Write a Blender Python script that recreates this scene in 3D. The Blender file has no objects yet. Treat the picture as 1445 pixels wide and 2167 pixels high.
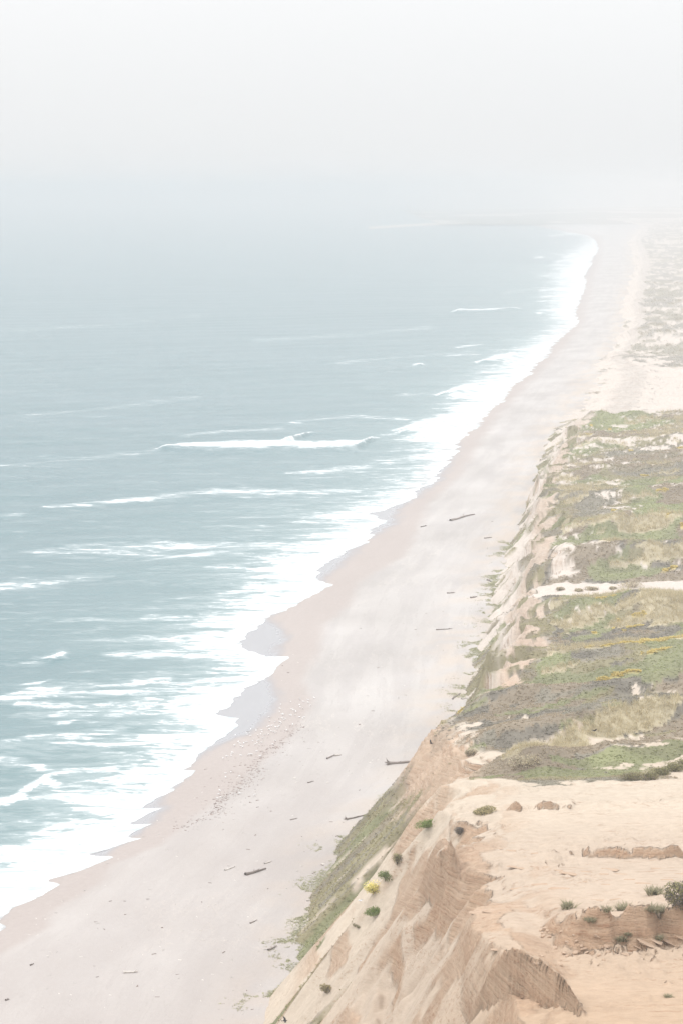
import bpy, math, random
import numpy as np
from mathutils import Vector

R = math.radians
rng = np.random.default_rng(7)
random.seed(7)
SC = bpy.context.scene
COL = SC.collection

# ------------------------------------------------------------------ camera
CAM_H = 110.0
FOC = 5000.0                      # focal length in pixels of a 1445 x 2167 frame
PITCH = math.atan((1083.5 - 400.0) / FOC)
cam = bpy.data.cameras.new('camera')
cam.sensor_fit = 'VERTICAL'
cam.sensor_height = 36.0
cam.sensor_width = 24.0
cam.lens = FOC / 2167.0 * 36.0
cam.clip_start = 1.0
cam.clip_end = 60000.0
cam_ob = bpy.data.objects.new('camera', cam)
COL.objects.link(cam_ob)
cam_ob.location = (0, 0, CAM_H)
cam_ob.rotation_euler = (math.pi / 2 - PITCH, 0, 0)
SC.camera = cam_ob

# ------------------------------------------------------------------ world: bright overcast, fog on the sea
SUN_EL, SUN_AZ = R(50), R(-98)     # azimuth from +Y (view direction) towards +X
world = bpy.data.worlds.new('World')
SC.world = world
world.use_nodes = True
wn, wl = world.node_tree.nodes, world.node_tree.links
wn.clear()
w_out = wn.new('ShaderNodeOutputWorld')
w_bg = wn.new('ShaderNodeBackground')
w_sky = wn.new('ShaderNodeTexSky')
w_sky.sky_type = 'NISHITA'
w_sky.sun_disc = False
w_sky.sun_elevation = SUN_EL
w_sky.sun_rotation = SUN_AZ
w_sky.dust_density = 6.0
w_sky.air_density = 1.0
w_hs = wn.new('ShaderNodeHueSaturation')
w_hs.inputs['Saturation'].default_value = 0.12
wl.new(w_sky.outputs[0], w_hs.inputs['Color'])
# cloud deck: the standard overcast sky, brighter towards the zenith than at the horizon
w_tc = wn.new('ShaderNodeTexCoord')
w_sep = wn.new('ShaderNodeSeparateXYZ')
wl.new(w_tc.outputs['Generated'], w_sep.inputs[0])
w_m = wn.new('ShaderNodeMapRange')
w_m.inputs['From Min'].default_value = 0.0
w_m.inputs['From Max'].default_value = 1.0
w_m.inputs['To Min'].default_value = 1.0
w_m.inputs['To Max'].default_value = 2.8
wl.new(w_sep.outputs['Z'], w_m.inputs['Value'])
w_cl = wn.new('ShaderNodeVectorMath'); w_cl.operation = 'SCALE'
w_cl.inputs[0].default_value = (7.2, 7.27, 7.32)
wl.new(w_m.outputs[0], w_cl.inputs['Scale'])
w_mix = wn.new('ShaderNodeMix'); w_mix.data_type = 'RGBA'
w_mix.inputs['Factor'].default_value = 0.9
wl.new(w_hs.outputs[0], w_mix.inputs['A'])
wl.new(w_cl.outputs[0], w_mix.inputs['B'])
wl.new(w_mix.outputs['Result'], w_bg.inputs['Color'])
w_bg.inputs['Strength'].default_value = 0.1
wl.new(w_bg.outputs[0], w_out.inputs['Surface'])

sun = bpy.data.lights.new('sun', 'SUN')
sun.energy = 0.8
sun.angle = R(14)
sun.color = (1.0, 0.965, 0.92)
sun_ob = bpy.data.objects.new('sun', sun)
COL.objects.link(sun_ob)
sd = Vector((math.sin(SUN_AZ) * math.cos(SUN_EL), math.cos(SUN_AZ) * math.cos(SUN_EL), math.sin(SUN_EL)))
sun_ob.rotation_euler = sd.to_track_quat('Z', 'Y').to_euler()
sun_ob.location = (60, 60, 400)

SC.view_settings.view_transform = 'Standard'
SC.view_settings.look = 'None'
SC.view_settings.exposure = 0.35
SC.view_settings.gamma = 1.0
SC.view_settings.use_curve_mapping = False
SC.render.engine = 'CYCLES'
SC.cycles.use_denoising = True
SC.cycles.max_bounces = 6
SC.cycles.volume_bounces = 2
SC.cycles.diffuse_bounces = 3

# ------------------------------------------------------------------ numeric helpers
def fade(t): return t * t * t * (t * (t * 6 - 15) + 10)
def hash3(ix, iy, iz, s):
    h = (ix.astype(np.int64) * 374761393 + iy.astype(np.int64) * 668265263 + iz.astype(np.int64) * 2147483647 + s * 974711) & 0xFFFFFFFF
    h = ((h ^ (h >> 13)) * 1274126177) & 0xFFFFFFFF
    h = ((h ^ (h >> 16)) * 2246822519) & 0xFFFFFFFF
    h = h ^ (h >> 15)
    return (h & 0xFFFFFF) / float(0xFFFFFF)
def vnoise(x, y, s=0, z=None):
    x = np.asarray(x, float); y = np.asarray(y, float)
    x0 = np.floor(x); y0 = np.floor(y); fx = fade(x - x0); fy = fade(y - y0)
    if z is None:
        zz = np.zeros_like(x0)
        a = hash3(x0, y0, zz, s); b = hash3(x0 + 1, y0, zz, s); c = hash3(x0, y0 + 1, zz, s); d = hash3(x0 + 1, y0 + 1, zz, s)
        return (a * (1 - fx) + b * fx) * (1 - fy) + (c * (1 - fx) + d * fx) * fy
    z = np.asarray(z, float); z0 = np.floor(z); fz = fade(z - z0)
    def lay(zl):
        a = hash3(x0, y0, zl, s); b = hash3(x0 + 1, y0, zl, s); c = hash3(x0, y0 + 1, zl, s); d = hash3(x0 + 1, y0 + 1, zl, s)
        return (a * (1 - fx) + b * fx) * (1 - fy) + (c * (1 - fx) + d * fx) * fy
    return lay(z0) * (1 - fz) + lay(z0 + 1) * fz
def fbm(x, y, s=0, o=4, g=0.5):
    v = 0; a = 1; t = 0
    for k in range(o):
        v = v + a * vnoise(x * 2 ** k + 17.3 * k, y * 2 ** k - 9.1 * k, s + k); t += a; a *= g
    return v / t
def ridged(x, y, s=0, o=4):
    v = 0; a = 1; t = 0
    for k in range(o):
        v = v + a * (1 - np.abs(2 * vnoise(x * 2 ** k + 5.3 * k, y * 2 ** k - 3.1 * k, s + k) - 1)); t += a; a *= 0.5
    return v / t
def sstep(a, b, x):
    t = np.clip((x - a) / (b - a), 0, 1); return t * t * (3 - 2 * t)
def lerp(a, b, t): return a + (b - a) * t

CP, SP = math.cos(PITCH), math.sin(PITCH)
def ray(u, v):
    a = (u - 722.5) / FOC; b = (1083.5 - v) / FOC
    return a, CP + b * SP, -SP + b * CP           # direction scaled so the view depth is 1
def flat(u, v, z=0.0):
    dx, dy, dz = ray(u, v); t = (z - CAM_H) / dz
    return dx * t, dy * t

def curve(pts, z):
    p = sorted([flat(u, v, z)[::-1] for u, v in pts])
    return np.array([q[0] for q in p]), np.array([q[1] for q in p])

# ------------------------------------------------------------------ coast lines, as found on the ground
WATER = [(-160, 2060), (-70, 2010), (0, 1973), (17, 1961), (-4, 1950), (29, 1919), (75, 1901), (128, 1871), (92, 1862), (177, 1844), (247, 1819), (189, 1809),
         (305, 1783), (262, 1777), (281, 1765), (333, 1748), (262, 1745), (344, 1713), (296, 1710), (363, 1674), (412, 1633), (388, 1630),
         (419, 1598), (499, 1548), (509, 1523), (458, 1511), (484, 1494), (523, 1457), (572, 1436), (614, 1397), (557, 1391), (504, 1361),
         (545, 1325), (581, 1300), (617, 1288), (700, 1244), (663, 1224), (690, 1190), (783, 1146), (790, 1120), (819, 1104), (783, 1086), (876, 1058), (880, 1043),
         (920, 1021), (923, 1006), (951, 982), (949, 975), (969, 954), (964, 941), (995, 912), (1016, 900), (1030, 872), (1062, 850), (1080, 822), (1122, 790), (1128, 775), (1158, 755),
         (1170, 728), (1195, 708), (1228, 682), (1215, 668), (1224, 640), (1232, 620), (1240, 600), (1236, 585), (1250, 560), (1252, 545), (1265, 530), (1262, 512), (1245, 500)]
# damp and mirror-wet sand reach further up the beach than the foam does
WETL = [(-160, 2045), (60, 1936), (130, 1871), (250, 1815), (310, 1776), (366, 1741), (426, 1688), (458, 1650), (530, 1598), (572, 1562), (566, 1550), (632, 1492), (600, 1440), (620, 1385), (640, 1345), (622, 1310),
        (720, 1240), (790, 1195), (872, 1122), (880, 1075), (960, 1020), (985, 975), (1010, 930), (1045, 890), (1090, 840), (1140, 790), (1180, 745), (1215, 705), (1245, 670), (1250, 600), (1268, 560), (1275, 520), (1262, 500)]
DAMP = [(-160, 2120), (0, 2020), (105, 1965), (110, 1930), (215, 1870), (245, 1830), (330, 1800), (410, 1735), (465, 1700), (520, 1660), (570, 1605), (640, 1545), (660, 1500), (640, 1440), (675, 1385),
        (680, 1330), (740, 1290), (760, 1240), (860, 1180), (885, 1124), (905, 1066), (972, 1008), (1005, 950), (1048, 885), (1098, 832), (1160, 770), (1225, 696), (1250, 600), (1270, 550), (1275, 500)]
FOOT = [(470, 2330), (520, 2220), (548, 2167), (600, 2060), (640, 1965), (652, 1890), (700, 1800), (745, 1758), (795, 1728), (900, 1650), (950, 1560), (962, 1485), (985, 1405),
        (1008, 1340), (1030, 1290), (1043, 1240), (1058, 1195), (1085, 1130), (1108, 1080), (1126, 1020), (1140, 970), (1158, 930), (1176, 900), (1208, 860),
        (1235, 820), (1248, 790), (1290, 740), (1315, 695), (1315, 650), (1330, 600), (1340, 560), (1326, 512), (1345, 487), (1360, 478)]
yw, xw_ = curve(WATER, 0.0)
yt, xt_ = curve(WETL, 0.3)
yd, xd_ = curve(DAMP, 0.6)
yf, xf_ = curve(FOOT, 2.5)
def xw(y): return np.interp(y, yw, xw_)
def xwet(y): return np.interp(y, yt, xt_)
def xdamp(y): return np.interp(y, yd, xd_)
# a smooth version of the water line carries the beach slope
_ys = np.geomspace(100, 9000, 400)
_xs = np.convolve(np.pad(np.interp(_ys, yw, xw_), 12, mode='edge'), np.ones(25) / 25, 'valid')
def xws(y): return np.interp(y, _ys, _xs)
def xfoot(y):
    b = np.interp(y, yf, xf_)
    return b + 1.2 * sstep(400, 430, y) * (1 - sstep(560, 640, y)) + (fbm(y / 9.0, y * 0 + 3.3, 31, 4) - 0.5) * np.clip(y / 110.0, 2.6, 16) * (1 - 0.5 * sstep(390, 420, y) * (1 - sstep(900, 1200, y))) + (ridged(y / 7.0, y * 0 + 8.3, 33, 3) - 0.48) * 3.2 * sstep(305, 325, y) * (1 - sstep(700, 900, y))
# cliff rim: distance from the foot and height above the sea
RY = np.array([0, 150, 200, 264, 310, 345, 372, 392, 405, 418, 440, 470, 495, 530, 552, 572, 600, 640, 680, 730, 771, 850, 930, 1000, 1060, 1140, 1380, 1450, 1800, 2600, 9000.])
RW = np.array([28, 27, 27, 27.5, 26, 22, 18, 14, 11, 12, 15, 17, 17, 15, 11, 11, 15, 17, 15, 13, 11, 12, 14, 16, 24, 32, 32, 16, 16, 20, 40.])
RH = np.array([66, 53, 46.5, 38.5, 32.5, 28, 24, 21.5, 17, 14, 18, 18.5, 18.5, 18, 14.5, 14, 17, 18, 18, 15.5, 14.8, 12, 12, 11.5, 8, 5, 5, 8, 9, 9, 9.])
def hrim(y): return np.interp(y, RY, RH)
def wrim(y): return np.interp(y, RY, RW)

def beach_z(x, y):
    d = x - xws(y)
    z = np.where(d > 0, 3.0 * (1 - np.exp(-np.maximum(d, 0) / 20.0)), np.maximum(0.045 * d, -0.9))
    und = (fbm(x / 14.0, y / 30.0, 5, 3) - 0.5) * 0.7 * sstep(6, 22, d)
    return z + und

BOWL = []     # hollows worn into the slope: (x, y, radius across, radius along, depth)
FEAT = []     # step-like rock faces that look back towards the camera: (x0, x1, y-line, height, length of the fade, arch, tilt, slope width)
def land_z(x, y, feat=True, detail=True):
    x = np.asarray(x, float); y = np.asarray(y, float)
    xf = xfoot(y); w = wrim(y)
    # gullies push the rim in and out
    gul = (ridged(y / 17.0, x * 0 + 1.7, 41, 3) - 0.55) * 0.62 + (fbm(y / 5.3, x / 30.0, 43, 3) - 0.5) * 0.34
    gul = gul + sstep(405, 440, y) * ((ridged(y / 27.0, x * 0 + 4.1, 45, 2) - 0.55) * 0.9 + (ridged(y / 9.0, x / 40.0, 47, 2) - 0.55) * 0.45)
    gul = np.clip(gul, -0.7, 0.62)
    w = w * (1 - gul * (0.5 + 0.5 * sstep(325, 400, y)) * sstep(160, 240, y))
    h = hrim(y)
    t = (x - xf) / w
    zb = np.minimum(beach_z(xf, y), 3.2) - 0.5
    tc = np.clip(t, 0, 1)
    # talus below, steeper rock above
    prof = np.where(tc < 0.62, tc * 0.86, 0.533 + (tc - 0.62) / 0.38 * 0.467)
    prof = lerp(prof, tc, lerp(0.8, 0.3, sstep(290, 340, y)))
    rockband = sstep(lerp(0.15, 0.45, sstep(295, 325, y)), lerp(0.45, 0.7, sstep(295, 325, y)), t) * (1 - sstep(1.02, 1.25, t))
    z = zb + (h - zb) * prof
    ins = np.maximum(t - 1, 0) * w
    rise = (0.045 * ins * sstep(310, 420, y) + np.minimum(0.20 * ins, 3.2) * sstep(325, 370, y) * (1 - sstep(392, 412, y))) * (1 - sstep(1000, 1150, y)) + 0.02 * np.minimum(ins, 60) * (1 - sstep(280, 320, y))
    z = z + np.minimum(rise, 7)
    z = z - 0.9 * np.exp(-((t - 1) * w / 2.2) ** 2)            # rounded edge
    inl = sstep(0, 9, ins)
    # dune ridges lying across the view
    amp = np.interp(y, [0, 295, 312, 345, 400, 440, 520, 560, 600, 800, 1040, 1080, 1380, 1500, 4000], [0, 0, 1.6, 2.0, 2.6, 1.9, 2.2, 1.0, 2.4, 2.6, 2.2, 0.9, 1.0, 2.6, 3.5])
    wl_ = np.interp(y, [300, 500, 900, 3000], [15., 24., 40., 130.])
    q = (fbm(x / (wl_ * 2.4), (y - 0.35 * x) / wl_, 51, 4) - 0.5) * 2
    z = z + q * amp * (0.25 + 0.75 * inl)
    for (yc, sl, a, wd) in ((313, 0.12, 2.2, 9), (346, 0.25, 2.2, 9), (384, 0.2, 2.6, 8), (455, 0.1, 1.4, 18), (512, -0.15, 2.4, 15), (592, 0.2, 2.6, 11), (640, 0.1, 2.4, 14), (715, 0.2, 2.2, 16), (800, 0.3, 2.0, 18), (915, 0.3, 1.7, 22), (1035, 0.3, 2.2, 22)):
        dd = (y - yc - sl * (ins - 15) - (fbm(x / 14.0, x * 0 + yc, 53, 3) - 0.5) * wd * 1.2) / wd
        z = z + a * 1.35 * inl * np.exp(-np.where(dd < 0, dd * 1.5, dd * 0.9) ** 2) * (0.55 + 0.9 * fbm(x / 11.0, x * 0 + yc, 57, 2))
    if feat:
        for (x0, x1, f0, f1, ht, L, arch, sw) in FEAT:
            mk = (x > x0) & (x < x1) & (y > min(f0, f1) - 8) & (y < max(f0, f1) + 6 * L)
            if not mk.any(): continue
            if z.ndim == 0: continue
            xa, ya, zs = x, y, z
            x, y = np.broadcast_to(x, mk.shape)[mk], np.broadcast_to(y, mk.shape)[mk]
            t0 = (x - x0) / (x1 - x0); tt = t0 + (fbm(x / 3.5, y / 4.5, 65, 3) - 0.5) * (0.08 if arch else 0.22)
            yl = f0 + (f1 - f0) * t0 + (fbm(x / 5.0, x * 0 + f0, 61, 2) - 0.5) * (1.2 if arch else 3.4) + (fbm(x / 1.6, y / 3.0, 66, 3) - 0.5) * (0.0 if arch else 0.9)
            if arch: m = np.clip(1 - (2 * tt - 1) ** 2, 0, 1) ** 1.1
            else: m = sstep(0.02, 0.22, tt) * (1 - sstep(0.9, 1.0, tt)); brk = (0.05 if ht < 1.5 else 0.72) + (1.15 if ht < 1.5 else 0.35) * sstep(0.30, 0.66, fbm(x / 2.2, x * 0 + f0, 63, 3))
            d = y - yl
            if not arch: m = m * lerp(brk, 0.9 if ht > 1.5 else 0.6, sstep(-0.5, 4.0, d))
            stp = sstep(-sw, 0, d) * np.exp(-np.maximum(d, 0) / L)
            zs[mk] += ht * m * stp * (0.86 + 0.25 * fbm(x / 6.0, y / 6.0, 67, 3))
            zs[mk] += (0.06 if arch else 0.42) * ht * m * (ridged(x / 1.9, y / 1.9, 68, 4) - 0.55) * np.exp(-((d + 0.6 * sw) / (1.6 * sw + 0.6)) ** 2)
            if arch and ht == 3.6:      # open joints in the rock face
                for k in range(9):
                    xi = x0 + (x1 - x0) * (0.14 + 0.085 * k + 0.03 * math.sin(k * 7.1)); ln = (0.5 + 0.5 * abs(math.sin(k * 3.7)))
                    zs[mk] -= 0.9 * ln * np.exp(-((x - xi - 0.25 * np.sin(y * 2.1 + k)) / 0.13) ** 2) * sstep(-2.2, -1.2, d) * (1 - sstep(-0.3, 0.4 * ln, d))
            x, y, z = xa, ya, zs
    if feat:
        for (bx, by, rx, ry, dp) in BOWL:
            rr = np.hypot((x - bx) / rx, (y - by) / ry) + (fbm(x / 2.5, y / 3.0, 69, 3) - 0.5) * 0.35
            z = z - dp * (1 - sstep(0.55, 1.0, rr)) * (0.8 + 0.4 * (rr < 1))
    if detail:
        # erosion on the faces
        g2 = ridged(y / 5.2 + x / 30.0 + fbm(x / 5., y / 6., 72, 2), x / 9.0, 71, 4) - 0.55
        z = z + g2 * (lerp(1.0, 1.25, sstep(320, 350, y)) + 1.1 * sstep(410, 440, y)) * rockband * np.clip(h / 26.0, 0.5, 1.2)
        fc = sstep(405, 440, y) * (1 - sstep(1000, 1080, y)) * sstep(0.1, 0.35, t) * (1 - sstep(1.0, 1.2, t))
        z = z + fc * ((ridged(x / 6.0, y / 9.0, 74, 4) - 0.6) * 3.0 + (fbm(x / 2.0, y / 4.0, 75, 3) - 0.5) * 1.2)
        near = 1 - sstep(330, 520, y)
        st = np.abs(((z * 1.15 + fbm(x / 6.0, y / 9.0, 73, 2) * 1.6) % 1.0) - 0.5) * 2
        z = z + (st - 0.5) * 0.30 * rockband * (0.4 + 0.6 * near) * sstep(300, 330, y)
        # thin sandstone ribs showing through the bare sand
        bare = (1 - sstep(290, 302, y)) * sstep(0.55, 0.9, t)
        rib = fbm(x / 5.0 + y / 16.0, y / 1.7 - x / 9.0, 77, 4)
        rm = sstep(0.46, 0.62, fbm(x / 11.0, y / 16.0, 79, 3))
        z = z + np.maximum(rib - 0.52, 0) * 0.8 * bare * rm
        rub = sstep(0.35, 0.75, fbm(x / 7.0, y / 9.0, 83, 3))
        z = z + (fbm(x / 0.7, y / 0.8, 81, 4) - 0.5) * (0.05 + 0.20 * rub) * (0.2 + 0.8 * (t < 1.9)) * sstep(0, .2, t)
        z = z + (ridged(x / 1.5, y / 1.9, 84, 3) - 0.6) * 0.55 * bare * sstep(0.50, 0.62, fbm(x / 8.0, y / 10.0, 89, 3) + 0.07 * (1 - sstep(1.0, 1.5, t)))
        z = z + (fbm(x / 1.9, y / 2.6, 85, 4) - 0.5) * 0.85 * sstep(300, 320, y) * sstep(0, 0.3, t) * np.clip(y / 500, .7, 2)
    z = np.where(t < 0, zb + (t * w) * 0.35, z)
    return z
def surf_z(x, y):
    return np.maximum(land_z(x, y), beach_z(x, y))
_march = np.geomspace(118, 9000, 700)
def at(u, v):
    """the point of the ground seen along one line of sight"""
    dx, dy, dz = ray(u, v)
    t = _march / dy
    zr = CAM_H + dz * t
    s = np.maximum(land_z(dx * t, _march, True, False), beach_z(dx * t, _march))
    k = np.argmax(zr < s + 1.6)
    t = np.linspace(t[max(k - 2, 0)], t[k] * 1.12, 160)
    zr = CAM_H + dz * t
    s = surf_z(dx * t, dy * t)
    k = np.argmax(zr < s)
    if zr[k] >= s[k]: k = len(t) - 1
    q = max(k - 1, 0); e0, e1 = zr[q] - s[q], s[k] - zr[k]
    f = e0 / max(e0 + e1, 1e-6) if k > q else 0.0
    tt = t[q] + (t[k] - t[q]) * min(max(f, 0), 1)
    return Vector((dx * tt, dy * tt, float(s[q] + (s[k] - s[q]) * min(max(f, 0), 1))))

def feat_px(u0, v0, u1, v1, ht, L, arch=False, sw=0.9):
    a = at(u0, v0); b = at(u1, v1)
    x0, x1 = a.x, b.x
    if u1 > 1440: x1 += (b.x - a.x) * 0.6
    f1 = a.y + (b.y - a.y) * (x1 - x0) / max(b.x - a.x, 1e-3)
    FEAT.append((x0, x1, a.y, f1, ht, L, arch, sw))
feat_px(1120, 1822, 1445, 1812, 0.95, 16, False, 0.9)
feat_px(1130, 2008, 1445, 2000, 3.0, 15, False, 2.6)
feat_px(985, 2165, 1235, 2150, 3.6, 12, True, 1.0)
feat_px(1045, 1715, 1230, 1712, 0.9, 9, False, 0.4)
feat_px(890, 1880, 975, 1862, 4.0, 12, True, 1.0)

for (u, v, rx, ry, dp) in ((865, 2030, 5.2, 9.0, 2.3), (700, 2125, 3.4, 6.0, 1.3), (905, 1900, 3.0, 5.0, 1.2), (800, 2110, 3.0, 7.0, 1.0)):
    p_ = at(u, v); BOWL.append((p_.x, p_.y, rx, ry, dp))

# ------------------------------------------------------------------ mesh helpers
def mesh_np(name, verts, faces, mat, parent=None, smooth=False, cols=None, attrs=None):
    """faces: (n,3) or (n,4) array"""
    me = bpy.data.meshes.new(name)
    verts = np.asarray(verts, np.float32); faces = np.asarray(faces, np.int32)
    n, k = faces.shape
    me.vertices.add(len(verts)); me.vertices.foreach_set('co', verts.ravel())
    me.loops.add(n * k); me.loops.foreach_set('vertex_index', faces.ravel())
    me.polygons.add(n)
    me.polygons.foreach_set('loop_start', np.arange(0, n * k, k, dtype=np.int32))
    me.polygons.foreach_set('loop_total', np.full(n, k, np.int32))
    if smooth: me.polygons.foreach_set('use_smooth', np.ones(n, bool))
    me.update(calc_edges=True)
    if cols is not None:
        a = me.color_attributes.new('tint', 'FLOAT_COLOR', 'POINT')
        c4 = np.ones((len(verts), 4), np.float32); c4[:, :3] = cols
        a.data.foreach_set('color', c4.ravel())
    for kx, arr in (attrs or {}).items():
        a = me.attributes.new(kx, 'FLOAT', 'POINT')
        a.data.foreach_set('value', np.asarray(arr, np.float32).ravel())
    me.materials.append(mat)
    ob = bpy.data.objects.new(name, me)
    COL.objects.link(ob)
    if parent: ob.parent = parent
    return ob
def grid_faces(nr, nc):
    i = np.arange(nr - 1)[:, None] * nc + np.arange(nc - 1)[None, :]
    i = i.ravel()
    return np.stack([i, i + 1, i + nc + 1, i + nc], 1)
def tag(o, label, cat, group=None):
    o['label'] = label; o['category'] = cat
    if group: o['group'] = group
    return o
def empty(name, loc, label, cat, group=None, rz=0):
    o = bpy.data.objects.new(name, None); COL.objects.link(o)
    o.location = loc; o.rotation_euler = (0, 0, rz); o.empty_display_size = 0.3
    return tag(o, label, cat, group)
def copy_tree(o, parent=None):
    c = o.copy(); COL.objects.link(c); c.parent = parent
    for ch in o.children: copy_tree(ch, c)
    return c

# ------------------------------------------------------------------ materials
def new_mat(name):
    m = bpy.data.materials.new(name); m.use_nodes = True
    nt = m.node_tree; b = nt.nodes['Principled BSDF']
    b.inputs['Specular IOR Level'].default_value = 0.2
    b.inputs['Roughness'].default_value = 0.95
    return m, nt, b
def N(nt, t, **kw):
    n = nt.nodes.new(t)
    for k, v in kw.items():
        if k in n.inputs: n.inputs[k].default_value = v
        else: setattr(n, k, v)
    return n
def noise(nt, vec, scale, detail=4, rough=0.55):
    n = N(nt, 'ShaderNodeTexNoise', Scale=scale, Detail=detail, Roughness=rough)
    if vec: nt.links.new(vec, n.inputs['Vector'])
    return n.outputs['Fac']
def mapr(nt, v, a, b, c, d, smooth=False):
    n = N(nt, 'ShaderNodeMapRange')
    if smooth: n.interpolation_type = 'SMOOTHSTEP'
    for k, q in zip(('From Min', 'From Max', 'To Min', 'To Max'), (a, b, c, d)): n.inputs[k].default_value = q
    nt.links.new(v, n.inputs['Value']); return n.outputs[0]
def mth(nt, op, a, b=None):
    n = N(nt, 'ShaderNodeMath', operation=op)
    for i, q in enumerate((a, b)):
        if q is None: continue
        if isinstance(q, (int, float)): n.inputs[i].default_value = q
        else: nt.links.new(q, n.inputs[i])
    return n.outputs[0]
def mixc(nt, f, a, b, blend='MIX'):
    n = N(nt, 'ShaderNodeMix', data_type='RGBA', blend_type=blend)
    for k, q in (('Factor', f), ('A', a), ('B', b)):
        sock = [s for s in n.inputs if s.name == k and (s.type == 'RGBA' if k != 'Factor' else s.type == 'VALUE')][0]
        if isinstance(q, (int, float)): sock.default_value = q
        elif isinstance(q, tuple): sock.default_value = (*q, 1)
        else: nt.links.new(q, sock)
    return [s for s in n.outputs if s.type == 'RGBA'][0]
def pos(nt, scale=(1, 1, 1), rot=0.0):
    g = N(nt, 'ShaderNodeNewGeometry'); m = N(nt, 'ShaderNodeMapping')
    m.inputs['Scale'].default_value = scale; m.inputs['Rotation'].default_value = (0, 0, rot)
    nt.links.new(g.outputs['Position'], m.inputs['Vector']); return m.outputs[0]
def bump(nt, b, h, dist, strength=1.0, prev=None):
    n = N(nt, 'ShaderNodeBump'); n.inputs['Distance'].default_value = dist; n.inputs['Strength'].default_value = strength
    nt.links.new(h, n.inputs['Height'])
    if prev: nt.links.new(prev, n.inputs['Normal'])
    if b: nt.links.new(n.outputs[0], b.inputs['Normal'])
    return n.outputs[0]
def attr(nt, name): return N(nt, 'ShaderNodeAttribute', attribute_name=name)

def mat_land():
    m, nt, b = new_mat('sandstone_and_sand')
    tint = attr(nt, 'tint').outputs['Color']; rock = attr(nt, 'rock').outputs['Fac']
    p = pos(nt)
    n1 = noise(nt, p, 0.9, 6, 0.65)
    c = mixc(nt, 1.0, tint, mixc(nt, mapr(nt, n1, 0.3, 0.7, 0, 1), (0.90, 0.89, 0.88), (1.08, 1.08, 1.08)), 'MULTIPLY')
    # bedding planes in the rock
    strat = noise(nt, pos(nt, (0.10, 0.10, 2.6)), 1.0, 5, 0.7)
    f = mth(nt, 'MULTIPLY', mapr(nt, strat, 0.42, 0.62, 0, 1, True), rock)
    c = mixc(nt, mth(nt, 'MULTIPLY', f, 0.42), c, mixc(nt, 1.0, c, (0.74, 0.62, 0.55), 'MULTIPLY'))
    sp = noise(nt, p, 7.0, 3, 0.6)
    c = mixc(nt, mapr(nt, sp, 0.62, 0.75, 0, 0.35), c, mixc(nt, 1.0, c, (0.7, 0.64, 0.6), 'MULTIPLY'))
    ledge_streak = noise(nt, pos(nt, (0.45, 1.7, 3.5), 0.25), 1.0, 7, 0.72)
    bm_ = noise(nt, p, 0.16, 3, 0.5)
    bf = mth(nt, 'MULTIPLY', mapr(nt, ledge_streak, 0.53, 0.62, 0, 1, True), mapr(nt, bm_, 0.45, 0.58, 0.05, 1, True))
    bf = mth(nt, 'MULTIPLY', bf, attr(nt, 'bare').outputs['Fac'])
    c = mixc(nt, mth(nt, 'MULTIPLY', bf, 0.85), c, mixc(nt, 1.0, c, (0.76, 0.66, 0.60), 'MULTIPLY'))  # shade lines of thin ledges put into the colour as dark streaks
    nt.links.new(c, b.inputs['Base Color'])
    n2 = noise(nt, p, 2.2, 8, 0.7)
    bb = bump(nt, None, mth(nt, 'MULTIPLY', n2, mapr(nt, rock, 0, 0.6, 0.35, 1.0)), 0.26, 0.8)
    bb = bump(nt, None, mth(nt, 'MULTIPLY', ledge_streak, attr(nt, 'bare').outputs['Fac']), 0.22, 0.7, bb)
    bump(nt, b, mth(nt, 'MULTIPLY', strat, rock), 0.6, 0.8, bb)
    return m
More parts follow.
